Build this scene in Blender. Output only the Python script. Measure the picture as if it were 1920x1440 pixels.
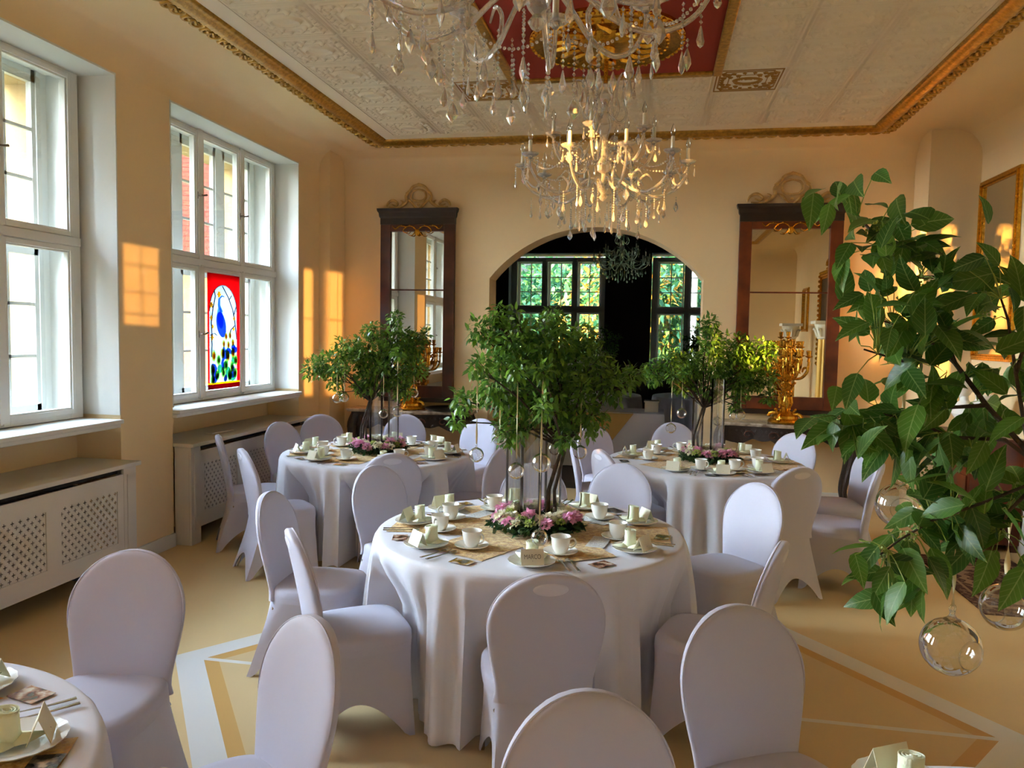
import bpy, math, random
import numpy as np
from mathutils import Vector, Matrix

S = bpy.context.scene
COL = S.collection
for o in list(bpy.data.objects):
    bpy.data.objects.remove(o)
PI = math.pi
rnd = random.Random(7)

# ------------------------------------------------------------------ camera
CAMH = 1.75
YAW, PIT, ROLL = math.radians(10.4), math.radians(3.7), math.radians(1.0)
fwd = Vector((-math.sin(YAW) * math.cos(PIT), math.cos(YAW) * math.cos(PIT), -math.sin(PIT)))
r0 = Vector((math.cos(YAW), math.sin(YAW), 0))
u0 = r0.cross(fwd)
Rv = r0 * math.cos(ROLL) + u0 * math.sin(ROLL)
Uv = u0 * math.cos(ROLL) - r0 * math.sin(ROLL)
cd = bpy.data.cameras.new('camera')
cam = bpy.data.objects.new('camera', cd)
COL.objects.link(cam)
cam.matrix_world = Matrix(((Rv.x, Uv.x, -fwd.x, 0), (Rv.y, Uv.y, -fwd.y, 0), (Rv.z, Uv.z, -fwd.z, CAMH), (0, 0, 0, 1)))
cd.sensor_fit = 'HORIZONTAL'
cd.sensor_width = 36.0
cd.lens = 36.0 * 1450 / 1920
cd.clip_start = 0.02
cd.clip_end = 300
S.camera = cam

# ------------------------------------------------------------------ exposure and integrator
S.view_settings.view_transform = 'Standard'
S.view_settings.look = 'None'
S.view_settings.exposure = 1.22
S.view_settings.gamma = 1.0
S.view_settings.use_curve_mapping = False
cy = S.cycles
cy.max_bounces = 10
cy.diffuse_bounces = 5
cy.glossy_bounces = 4
cy.transmission_bounces = 7
cy.transparent_max_bounces = 16
cy.caustics_reflective = False
cy.caustics_refractive = False
cy.sample_clamp_indirect = 6.0
cy.use_denoising = True

# ------------------------------------------------------------------ world: evening sky, brightest on the side of the low sun
SKY_BASE, SKY_GLOW = 0.36, 38.0
SUN_TRAVEL = Vector((1.0, 1.10, -0.080)).normalized()
W = bpy.data.worlds.new('World')
S.world = W
W.use_nodes = True
nt = W.node_tree
nt.nodes.clear()
def wn(t, **k):
    n = nt.nodes.new(t)
    for a, b in k.items():
        setattr(n, a, b)
    return n
tc = wn('ShaderNodeTexCoord')
sep = wn('ShaderNodeSeparateXYZ')
nt.links.new(tc.outputs['Generated'], sep.inputs[0])
mz = wn('ShaderNodeMapRange')
mz.inputs[1].default_value, mz.inputs[2].default_value = 0.0, 0.7
nt.links.new(sep.outputs[2], mz.inputs[0])
mixc = wn('ShaderNodeMix', data_type='RGBA')
mixc.inputs[6].default_value = (0.90, 0.94, 1.0, 1)
mixc.inputs[7].default_value = (0.55, 0.70, 1.0, 1)
nt.links.new(mz.outputs[0], mixc.inputs[0])
dot = wn('ShaderNodeVectorMath', operation='DOT_PRODUCT')
dot.inputs[1].default_value = Vector((-0.86, -0.42, 0.28)).normalized()
nt.links.new(tc.outputs['Generated'], dot.inputs[0])
mg = wn('ShaderNodeMapRange', interpolation_type='SMOOTHSTEP')
mg.inputs[1].default_value, mg.inputs[2].default_value = 0.42, 0.92
mg.inputs[3].default_value, mg.inputs[4].default_value = SKY_BASE, SKY_GLOW
nt.links.new(dot.outputs['Value'], mg.inputs[0])
gz = wn('ShaderNodeMapRange')
gz.inputs[1].default_value, gz.inputs[2].default_value = -0.06, 0.0
gz.inputs[3].default_value, gz.inputs[4].default_value = 0.22, 1.0
nt.links.new(sep.outputs[2], gz.inputs[0])
mul = wn('ShaderNodeMath', operation='MULTIPLY')
nt.links.new(mg.outputs[0], mul.inputs[0])
nt.links.new(gz.outputs[0], mul.inputs[1])
bg = wn('ShaderNodeBackground')
nt.links.new(mixc.outputs[2], bg.inputs[0])
nt.links.new(mul.outputs[0], bg.inputs[1])
wo = wn('ShaderNodeOutputWorld')
nt.links.new(bg.outputs[0], wo.inputs[0])

def lamp(name, typ, loc, direction, **k):
    d = bpy.data.lights.new(name, typ)
    for a, b in k.items():
        setattr(d, a, b)
    o = bpy.data.objects.new(name, d)
    COL.objects.link(o)
    o.location = loc
    o.rotation_euler = Vector(direction).to_track_quat('-Z', 'Y').to_euler()
    return o

lamp('sun', 'SUN', (-12, -8, 5), SUN_TRAVEL, energy=50.0, angle=math.radians(0.6), color=(1.0, 0.45, 0.11))

# sky portals at the windows (they only guide sampling of the sky)
NICHES = [(-0.20, 2.05), (2.66, 4.93), (5.54, 7.76)]
for i, (a, b) in enumerate(NICHES):
    p = lamp('window_portal', 'AREA', (-3.98, (a + b) / 2, 2.32), (1, 0, 0), shape='RECTANGLE', size=2.2, size_y=2.4)
    p.rotation_euler = (PI / 2, 0, -PI / 2)
    p.data.size, p.data.size_y = 2.2, 2.5
    p.data.cycles.is_portal = True

# sunlight thrown back by the mirrors on the right-hand wall: narrow beams with window-bar shadows
def beam(loc, target, energy, half_w, half_h, bars_v, bars_h, color=(1.0, 0.50, 0.13)):
    o = lamp('mirror_glint_lamp', 'SPOT', loc, Vector(target) - Vector(loc), energy=energy, color=color,
             spot_size=2 * math.atan(1.6 * max(half_w, half_h)), spot_blend=0.02, shadow_soft_size=0.012)
    L = o.data
    L.use_nodes = True
    n = L.node_tree
    em = [x for x in n.nodes if x.type == 'EMISSION'][0]
    t = n.nodes.new('ShaderNodeTexCoord')
    s = n.nodes.new('ShaderNodeSeparateXYZ')
    n.links.new(t.outputs['Normal'], s.inputs[0])
    def M(op, a, b=None):
        m = n.nodes.new('ShaderNodeMath')
        m.operation = op
        for i, v in enumerate((a, b)):
            if v is None:
                continue
            if isinstance(v, (int, float)):
                m.inputs[i].default_value = v
            else:
                n.links.new(v, m.inputs[i])
        return m.outputs[0]
    az = M('ABSOLUTE', s.outputs[2])
    u = M('DIVIDE', s.outputs[0], az)
    v = M('DIVIDE', s.outputs[1], az)
    def soft(val, lim, w):
        m = n.nodes.new('ShaderNodeMapRange')
        m.interpolation_type = 'SMOOTHSTEP'
        n.links.new(val, m.inputs[0])
        m.inputs[1].default_value, m.inputs[2].default_value = lim, lim - w
        return m.outputs[0]
    mask = M('MULTIPLY', soft(M('ABSOLUTE', u), half_w, half_w * 0.25), soft(M('ABSOLUTE', v), half_h, half_h * 0.10))
    for c, wdt, dep in bars_v:
        k = soft(M('ABSOLUTE', M('SUBTRACT', u, c)), wdt, wdt * 0.7)
        mask = M('MULTIPLY', mask, M('SUBTRACT', 1.0, M('MULTIPLY', k, dep)))
    for c, wdt, dep in bars_h:
        k = soft(M('ABSOLUTE', M('SUBTRACT', v, c)), wdt, wdt * 0.7)
        mask = M('MULTIPLY', mask, M('SUBTRACT', 1.0, M('MULTIPLY', k, dep)))
    n.links.new(mask, em.inputs['Strength'])
    return o
beam((2.7, -0.4, 2.30), (-3.76, 5.18, 2.06), 1700, 0.020, 0.036, [(0.0, 0.0035, 0.3)],
     [(0.017, 0.003, 0.35), (-0.006, 0.003, 0.3), (-0.025, 0.002, 0.5)])
beam((2.6, 2.3, 2.20), (-3.70, 8.24, 1.72), 3000, 0.045, 0.085,
     [(-0.041, 0.0085, 1.0), (-0.0055, 0.0175, 1.0), (0.026, 0.0012, 0.6), (0.040, 0.006, 0.6)], [(-0.035, 0.004, 0.8), (0.018, 0.0025, 0.4)])

# ------------------------------------------------------------------ materials
def srgb(h):
    c = [int(h[i:i + 2], 16) / 255 for i in (0, 2, 4)]
    return tuple((x / 12.92 if x <= 0.04045 else ((x + 0.055) / 1.055) ** 2.4) for x in c) + (1,)
def mat(name, col, rough=0.5, metal=0.0, spec=0.5, noise=0, nscale=8, bump=0, bscale=60, col2=None, sheen=0, **k):
    m = bpy.data.materials.new(name)
    m.use_nodes = True
    n = m.node_tree
    b = n.nodes['Principled BSDF']
    c = srgb(col) if isinstance(col, str) else tuple(col) + (1,)
    b.inputs['Base Color'].default_value = c
    b.inputs['Roughness'].default_value = rough
    b.inputs['Metallic'].default_value = metal
    b.inputs['Specular IOR Level'].default_value = spec
    if sheen:
        b.inputs['Sheen Weight'].default_value = sheen
    for a, v in k.items():
        b.inputs[a.replace('_', ' ')].default_value = v
    if noise or bump:
        t = n.nodes.new('ShaderNodeTexCoord')
    if noise:
        nz = n.nodes.new('ShaderNodeTexNoise')
        nz.inputs['Scale'].default_value = nscale
        nz.inputs['Detail'].default_value = 6
        n.links.new(t.outputs['Object'], nz.inputs['Vector'])
        mx = n.nodes.new('ShaderNodeMix')
        mx.data_type = 'RGBA'
        mx.inputs[6].default_value = c
        c2 = srgb(col2) if col2 else tuple(x * (1 - noise) for x in c[:3]) + (1,)
        mx.inputs[7].default_value = c2
        mr = n.nodes.new('ShaderNodeMapRange')
        mr.inputs[1].default_value, mr.inputs[2].default_value = 0.35, 0.65
        n.links.new(nz.outputs['Fac'], mr.inputs[0])
        n.links.new(mr.outputs[0], mx.inputs[0])
        n.links.new(mx.outputs[2], b.inputs['Base Color'])
    if bump:
        nb = n.nodes.new('ShaderNodeTexNoise')
        nb.inputs['Scale'].default_value = bscale
        nb.inputs['Detail'].default_value = 4
        n.links.new(t.outputs['Object'], nb.inputs['Vector'])
        bp = n.nodes.new('ShaderNodeBump')
        bp.inputs['Strength'].default_value = bump
        bp.inputs['Distance'].default_value = 0.01
        n.links.new(nb.outputs['Fac'], bp.inputs['Height'])
        n.links.new(bp.outputs[0], b.inputs['Normal'])
    return m

M_WALL = mat('wall_plaster', 'EED2A2', 0.85, noise=0.04, nscale=1.5, bump=0.06, bscale=25)
M_CEIL = mat('ceiling_plaster', 'EADCBC', 0.85)
M_WHITE = mat('white_paint', 'E6E6E0', 0.45, bump=0.05, bscale=30)
M_REVEAL = mat('reveal_paint', 'DDDDD6', 0.7)
M_OUTREV = mat('outer_reveal_render', 'AA8C54', 0.9, bump=0.2, bscale=80)
M_RAD = mat('radiator_cover_paint', 'D8D2C6', 0.5)
M_DARKVOID = mat('slot_shade', '1B1815', 0.7)  # near-black colour painting the shade in the slot under the lid
M_GOLD = mat('gilt', 'CB9D45', 0.38, metal=0.75, noise=0.4, nscale=30, bump=0.25, bscale=60)
M_GOLDB = mat('polished_gilt', 'E2A93A', 0.22, metal=0.95, noise=0.35, nscale=40, bump=0.3, bscale=90)
M_GOLDP = mat('pale_gilt', 'DDB068', 0.5, metal=0.1, noise=0.35, nscale=25)
M_RED = mat('ceiling_red', '8E2412', 0.8)
M_WOOD = mat('mahogany', '5B2A14', 0.35, noise=0.5, nscale=5, col2='3A190C')
M_WOODR = mat('red_mahogany', '7A3512', 0.35, noise=0.5, nscale=5, col2='521F0A')
M_WOODD = mat('dark_wood', '2A1A12', 0.4, noise=0.4, nscale=6)
M_CARVE = mat('dark_carved_wood', '2B1D16', 0.45, bump=0.8, bscale=45)
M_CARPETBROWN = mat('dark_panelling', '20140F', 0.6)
M_SILVER = mat('cutlery_steel', 'C9C9C6', 0.18, metal=1.0)
M_PORC = mat('porcelain', 'F2F0E8', 0.12, spec=0.6)
M_NAPKIN = mat('mint_paper_napkin', 'EDF3D6', 0.85, bump=0.2, bscale=200)
M_CARD = mat('cream_card', 'E4DFC6', 0.8)
M_INK = mat('grey_ink', '77705F', 0.9)
M_RIBBON = mat('cream_ribbon', 'E3D3A0', 0.4, sheen=0.5)
M_BARK = mat('bark', '4A3A2C', 0.8, noise=0.5, nscale=40, bump=0.8, bscale=90)
M_BLACK = mat('black_lacquer', '15130F', 0.3)
M_CANDLE = mat('candle_sleeve', 'EDE6D2', 0.5)
M_CHROME = mat('chrome', 'BBBBBB', 0.2, metal=1)
M_RUG = mat('rug_pile', '4A2620', 0.95, noise=0.8, nscale=14, col2='A8896A', bump=0.5, bscale=300)
M_STEEL = mat('brushed_bolt', '8A8780', 0.35, metal=1)
M_STRIPE = mat('black_leg_metal', '101010', 0.4, metal=0.6)

def fabric(name, col, trans=0.25, rough=0.8):
    m = bpy.data.materials.new(name)
    m.use_nodes = True
    n = m.node_tree
    b = n.nodes['Principled BSDF']
    b.inputs['Base Color'].default_value = srgb(col)
    b.inputs['Roughness'].default_value = rough
    b.inputs['Specular IOR Level'].default_value = 0.25
    b.inputs['Sheen Weight'].default_value = 0.15
    t = n.nodes.new('ShaderNodeBsdfTranslucent')
    t.inputs[0].default_value = srgb(col)
    mx = n.nodes.new('ShaderNodeMixShader')
    mx.inputs[0].default_value = trans
    n.links.new(b.outputs[0], mx.inputs[1])
    n.links.new(t.outputs[0], mx.inputs[2])
    n.links.new(mx.outputs[0], n.nodes['Material Output'].inputs[0])
    return m
M_SPANDEX = fabric('stretch_fabric', 'CDCAD8', 0.12, 0.55)
M_HOLE = fabric('stretch_fabric_over_hole', 'E0DEEA', 0.05, 0.3)  # paler than the cover: painted highlight over the hand hole
M_CLOTH = fabric('tablecloth_fabric', 'E9E8EE', 0.15, 0.75)
M_CURTAIN = fabric('curtain_fabric', 'D8C9A8', 0.3)

def glass(name, refl=0.08, tint=(1, 1, 1), real=False, rough=0.0):
    m = bpy.data.materials.new(name)
    m.use_nodes = True
    n = m.node_tree
    n.nodes.clear()
    out = n.nodes.new('ShaderNodeOutputMaterial')
    tr = n.nodes.new('ShaderNodeBsdfTransparent')
    tr.inputs[0].default_value = tuple(tint) + (1,)
    g = n.nodes.new('ShaderNodeBsdfGlossy')
    g.inputs['Roughness'].default_value = rough
    lw = n.nodes.new('ShaderNodeLayerWeight')
    lw.inputs['Blend'].default_value = 0.25
    mr = n.nodes.new('ShaderNodeMapRange')
    mr.inputs[3].default_value, mr.inputs[4].default_value = refl, min(1, refl * 9)
    n.links.new(lw.outputs['Fresnel'], mr.inputs[0])
    mx = n.nodes.new('ShaderNodeMixShader')
    n.links.new(mr.outputs[0], mx.inputs[0])
    n.links.new(tr.outputs[0], mx.inputs[1])
    n.links.new(g.outputs[0], mx.inputs[2])
    n.links.new(mx.outputs[0], out.inputs[0])
    return m
M_PANE = glass('window_glass', 0.03, (0.97, 0.99, 0.98))
M_BALL = glass('thin_glass', 0.10, (0.97, 0.98, 0.96))
M_VASE = glass('vase_glass', 0.10, (0.96, 0.97, 0.96))

def crystal(name, dif=0.22):
    m = bpy.data.materials.new(name)
    m.use_nodes = True
    n = m.node_tree
    n.nodes.clear()
    out = n.nodes.new('ShaderNodeOutputMaterial')
    g = n.nodes.new('ShaderNodeBsdfGlass')
    g.inputs['Roughness'].default_value = 0.03
    g.inputs['IOR'].default_value = 1.5
    t = n.nodes.new('ShaderNodeBsdfTransparent')
    d = n.nodes.new('ShaderNodeBsdfDiffuse')
    d.inputs[0].default_value = (0.9, 0.9, 0.9, 1)
    m1 = n.nodes.new('ShaderNodeMixShader')
    m1.inputs[0].default_value = 0.35
    m2 = n.nodes.new('ShaderNodeMixShader')
    m2.inputs[0].default_value = dif
    n.links.new(g.outputs[0], m1.inputs[1])
    n.links.new(t.outputs[0], m1.inputs[2])
    n.links.new(m1.outputs[0], m2.inputs[1])
    n.links.new(d.outputs[0], m2.inputs[2])
    n.links.new(m2.outputs[0], out.inputs[0])
    return m
M_CRYSTAL = crystal('crystal', 0.16)
M_GARM = crystal('glass_arm', 0.13)

def mirror_mat():
    m = bpy.data.materials.new('mirror_silvering')
    m.use_nodes = True
    b = m.node_tree.nodes['Principled BSDF']
    b.inputs['Base Color'].default_value = (0.72, 0.70, 0.64, 1)
    b.inputs['Metallic'].default_value = 1
    b.inputs['Roughness'].default_value = 0.0
    return m
M_MIRROR = mirror_mat()

class NG:
    """tiny helper for maths in node trees"""
    def __init__(s, n):
        s.n = n
    def m(s, op, a, b=None, c=None):
        x = s.n.nodes.new('ShaderNodeMath')
        x.operation = op
        for i, v in enumerate((a, b, c)):
            if v is None:
                continue
            if isinstance(v, (int, float)):
                x.inputs[i].default_value = v
            else:
                s.n.links.new(v, x.inputs[i])
        return x.outputs[0]
    def mix(s, f, a, b):
        x = s.n.nodes.new('ShaderNodeMix')
        x.data_type = 'RGBA'
        for i, v in ((0, f), (6, a), (7, b)):
            if isinstance(v, (tuple, int, float)):
                x.inputs[i].default_value = v
            else:
                s.n.links.new(v, x.inputs[i])
        return x.outputs[2]
    def pos(s, which='Object'):
        t = s.n.nodes.new('ShaderNodeTexCoord')
        p = s.n.nodes.new('ShaderNodeSeparateXYZ')
        s.n.links.new(t.outputs[which], p.inputs[0])
        return t.outputs[which], p.outputs[0], p.outputs[1], p.outputs[2]
    def noise(s, vec, scale, detail=4):
        x = s.n.nodes.new('ShaderNodeTexNoise')
        x.inputs['Scale'].default_value = scale
        x.inputs['Detail'].default_value = detail
        s.n.links.new(vec, x.inputs['Vector'])
        return x.outputs['Fac']

def leafmat(name, c1, c2, trans=0.35, rough=0.38, veins=False):
    m = bpy.data.materials.new(name)
    m.use_nodes = True
    n = m.node_tree
    b = n.nodes['Principled BSDF']
    b.inputs['Roughness'].default_value = rough
    g = n.nodes.new('ShaderNodeNewGeometry')
    mx = n.nodes.new('ShaderNodeMix')
    mx.data_type = 'RGBA'
    mx.inputs[6].default_value = srgb(c1)
    mx.inputs[7].default_value = srgb(c2)
    n.links.new(g.outputs['Random Per Island'], mx.inputs[0])
    leafcol = mx.outputs[2]
    if veins:
        q = NG(n)
        at1 = n.nodes.new('ShaderNodeAttribute'); at1.attribute_name = 'rib'
        at2 = n.nodes.new('ShaderNodeAttribute'); at2.attribute_name = 'along'
        rib, al = at1.outputs['Fac'], at2.outputs['Fac']
        mid = q.m('GREATER_THAN', rib, 0.955)
        ph = q.m('FRACT', q.m('MULTIPLY', q.m('SUBTRACT', al, q.m('MULTIPLY', q.m('SUBTRACT', 1.0, rib), 0.30)), 7.0))
        sidev = q.m('MULTIPLY', q.m('LESS_THAN', q.m('ABSOLUTE', q.m('SUBTRACT', ph, 0.5)), 0.07), 0.45)
        vv = q.m('MAXIMUM', mid, sidev)
        leafcol = q.mix(q.m('MULTIPLY', vv, 0.45), mx.outputs[2], srgb('A9C07A'))
        bp_ = n.nodes.new('ShaderNodeBump')
        bp_.inputs['Strength'].default_value = 0.5
        bp_.inputs['Distance'].default_value = 0.002
        n.links.new(q.m('SUBTRACT', 1.0, vv), bp_.inputs['Height'])
        n.links.new(bp_.outputs[0], b.inputs['Normal'])
    n.links.new(leafcol, b.inputs['Base Color'])
    t = n.nodes.new('ShaderNodeBsdfTranslucent')
    hs = n.nodes.new('ShaderNodeHueSaturation')
    hs.inputs['Hue'].default_value = 0.48
    hs.inputs['Value'].default_value = 1.5
    n.links.new(leafcol, hs.inputs['Color'])
    n.links.new(hs.outputs[0], t.inputs[0])
    ms = n.nodes.new('ShaderNodeMixShader')
    ms.inputs[0].default_value = trans
    n.links.new(b.outputs[0], ms.inputs[1])
    n.links.new(t.outputs[0], ms.inputs[2])
    n.links.new(ms.outputs[0], n.nodes['Material Output'].inputs[0])
    return m
M_LEAF = leafmat('tree_leaves', '2C571C', '719C3A')
M_LEAFBIG = leafmat('dogwood_leaves', '2C5820', '55852F', veins=True)
M_LEAFDK = leafmat('ivy_leaves', '1E3A1C', '3C5E30', 0.15)
M_LEAFOUT = leafmat('garden_leaves', '1F4E38', '3F7A4C', 0.3, 0.7)
M_LEAFYEL = leafmat('autumn_leaves', 'A87A28', 'B8963C', 0.3, 0.7)
M_BUD = leafmat('green_buds', '6E8A35', 'A5B55A', 0.1)
M_PINK = leafmat('pink_petals', 'F0BFD2', 'D692B2', 0.3)
M_CREAM = leafmat('cream_petals', 'F0EBD8', 'E3E3C4', 0.3)
M_LIME = leafmat('lime_petals', 'A9BF5E', 'CBD68A', 0.3)

def node_mat(name):
    m = bpy.data.materials.new(name)
    m.use_nodes = True
    n = m.node_tree
    return m, n, n.nodes['Principled BSDF']
# painted floor: cream boards, rhombus outlined by a white and an ochre band
M_FLOOR, _n, _b = node_mat('painted_floor')
g = NG(_n)
vec, px, py, pz = g.pos()
ax = g.m('ABSOLUTE', g.m('ADD', px, 0.38))
ay = g.m('ABSOLUTE', g.m('SUBTRACT', py, 3.65))
d = g.m('MULTIPLY', g.m('SUBTRACT', g.m('ADD', g.m('DIVIDE', ax, 2.10), g.m('DIVIDE', ay, 2.78)), 1.0), 1.676)
white = g.m('MULTIPLY', g.m('GREATER_THAN', d, -0.135), g.m('LESS_THAN', d, 0.0))
ochre = g.m('MULTIPLY', g.m('GREATER_THAN', d, -0.205), g.m('LESS_THAN', d, -0.135))
inside = g.m('LESS_THAN', d, -0.135)
hl = g.m('MULTIPLY', g.m('MAXIMUM', g.m('LESS_THAN', ay, 0.016), g.m('LESS_THAN', ax, 0.016)), inside)
dirt = g.m('MULTIPLY', g.m('SUBTRACT', g.noise(vec, 2.2, 8), 0.5), 0.9)
base = g.mix(g.m('ADD', dirt, 0.5), srgb('DDC08A'), srgb('D2B37C'))
base = g.mix(g.m('MULTIPLY', inside, 0.35), base, srgb('BFA880'))
c = g.mix(ochre, base, srgb('C79B55'))
c = g.mix(g.m('MAXIMUM', white, hl), c, srgb('DAD6CC'))
_n.links.new(c, _b.inputs['Base Color'])
_b.inputs['Roughness'].default_value = 0.5
_b.inputs['Specular IOR Level'].default_value = 0.35

# golden fleece table runner
M_RUNNER, _n, _b = node_mat('gold_fleece')
g = NG(_n)
vec, px, py, pz = g.pos()
n1 = g.noise(vec, 38, 5)
n2 = g.noise(vec, 110, 3)
fib = g.m('ADD', g.m('MULTIPLY', n1, 0.65), g.m('MULTIPLY', n2, 0.35))
k = _n.nodes.new('ShaderNodeMapRange')
k.inputs[1].default_value, k.inputs[2].default_value = 0.42, 0.58
_n.links.new(fib, k.inputs[0])
_n.links.new(g.mix(k.outputs[0], srgb('BB8433'), srgb('E6C777')), _b.inputs['Base Color'])
_b.inputs['Roughness'].default_value = 0.5
_b.inputs['Sheen Weight'].default_value = 0.3
bp = _n.nodes.new('ShaderNodeBump')
bp.inputs['Distance'].default_value = 0.012
_n.links.new(fib, bp.inputs['Height'])
_n.links.new(bp.outputs[0], _b.inputs['Normal'])

# printed menu card: lines of small type
M_MENU, _n, _b = node_mat('printed_menu')
g = NG(_n)
vec, px, py, pz = g.pos()
row = g.m('LESS_THAN', g.m('FRACT', g.m('MULTIPLY', py, 95)), 0.42)
wrd = g.m('GREATER_THAN', g.noise(vec, 160, 1), 0.47)
inb = g.m('MULTIPLY', g.m('LESS_THAN', g.m('ABSOLUTE', px), 0.036), g.m('LESS_THAN', g.m('ABSOLUTE', py), 0.085))
_n.links.new(g.mix(g.m('MULTIPLY', g.m('MULTIPLY', row, wrd), g.m('MULTIPLY', inb, 0.7)), srgb('E6E6E2'), srgb('6A6A66')), _b.inputs['Base Color'])
_b.inputs['Roughness'].default_value = 0.6

# small colour photographs on the tables
def photo_mat(name, cols, seed):
    m, n, b = node_mat(name)
    g = NG(n)
    vec, px, py, pz = g.pos()
    mp = n.nodes.new('ShaderNodeVectorMath')
    mp.operation = 'ADD'
    mp.inputs[1].default_value = (seed * 3.1, seed * 1.7, 0)
    n.links.new(vec, mp.inputs[0])
    f = g.noise(mp.outputs[0], 26, 3)
    r = n.nodes.new('ShaderNodeValToRGB')
    r.color_ramp.elements[0].position = 0.34
    r.color_ramp.elements[1].position = 0.66
    r.color_ramp.elements[0].color = srgb(cols[0])
    r.color_ramp.elements[1].color = srgb(cols[-1])
    for i, cc in enumerate(cols[1:-1]):
        e = r.color_ramp.elements.new(0.34 + 0.32 * (i + 1) / (len(cols) - 1))
        e.color = srgb(cc)
    n.links.new(f, r.inputs[0])
    n.links.new(r.outputs[0], b.inputs['Base Color'])
    b.inputs['Roughness'].default_value = 0.25
    return m
PHOTOS = [photo_mat('photo_print', ['2A1E1C', '7A4A3C', 'B08A74', 'D9CDB8'], 1),
          photo_mat('photo_print_garden', ['26261E', '6E5A2A', 'A9853A', 'C9C4BC'], 2),
          photo_mat('photo_print_dark', ['17181A', '35363A', '77706A', 'C9B8A0'], 3)]

# grey-and-rust veined marble
M_MARBLE = mat('veined_marble', 'C9B9A2', 0.15, noise=0.6, nscale=9, col2='6E5A48')

# embossed ceiling tile, plain and with gilded relief
M_TILE = mat('embossed_tile_paint', 'EBDBC0', 0.75)
M_TILEGOLD, _n, _b = node_mat('gilded_tile')
g = NG(_n)
vec, px, py, pz = g.pos()
k = g.m('LESS_THAN', pz, -0.0065)
_n.links.new(g.mix(k, srgb('EAE0CE'), srgb('A77A32')), _b.inputs['Base Color'])
_n.links.new(g.m('MULTIPLY', k, 0.45), _b.inputs['Metallic'])
_b.inputs['Roughness'].default_value = 0.5

# brick-red pantiles for the neighbour's roof
M_ROOF, _n, _b = node_mat('clay_roof_tiles')
g = NG(_n)
vec, px, py, pz = g.pos()
w = g.m('FRACT', g.m('MULTIPLY', pz, 5.0))
v = g.m('FRACT', g.m('ADD', g.m('MULTIPLY', px, 4.0), g.m('MULTIPLY', g.m('FLOOR', g.m('MULTIPLY', pz, 5.0)), 0.5)))
e = g.m('MAXIMUM', g.m('LESS_THAN', w, 0.22), g.m('LESS_THAN', v, 0.10))
_n.links.new(g.mix(e, g.mix(g.noise(vec, 2.5), srgb('8E3A2C'), srgb('742C22')), srgb('4A1C16')), _b.inputs['Base Color'])
_b.inputs['Roughness'].default_value = 0.9
M_HOUSE = mat('house_render', 'B39E78', 0.9)
M_GROUND = mat('garden_ground', '6E7A58', 0.95, noise=0.4, nscale=1)

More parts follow.
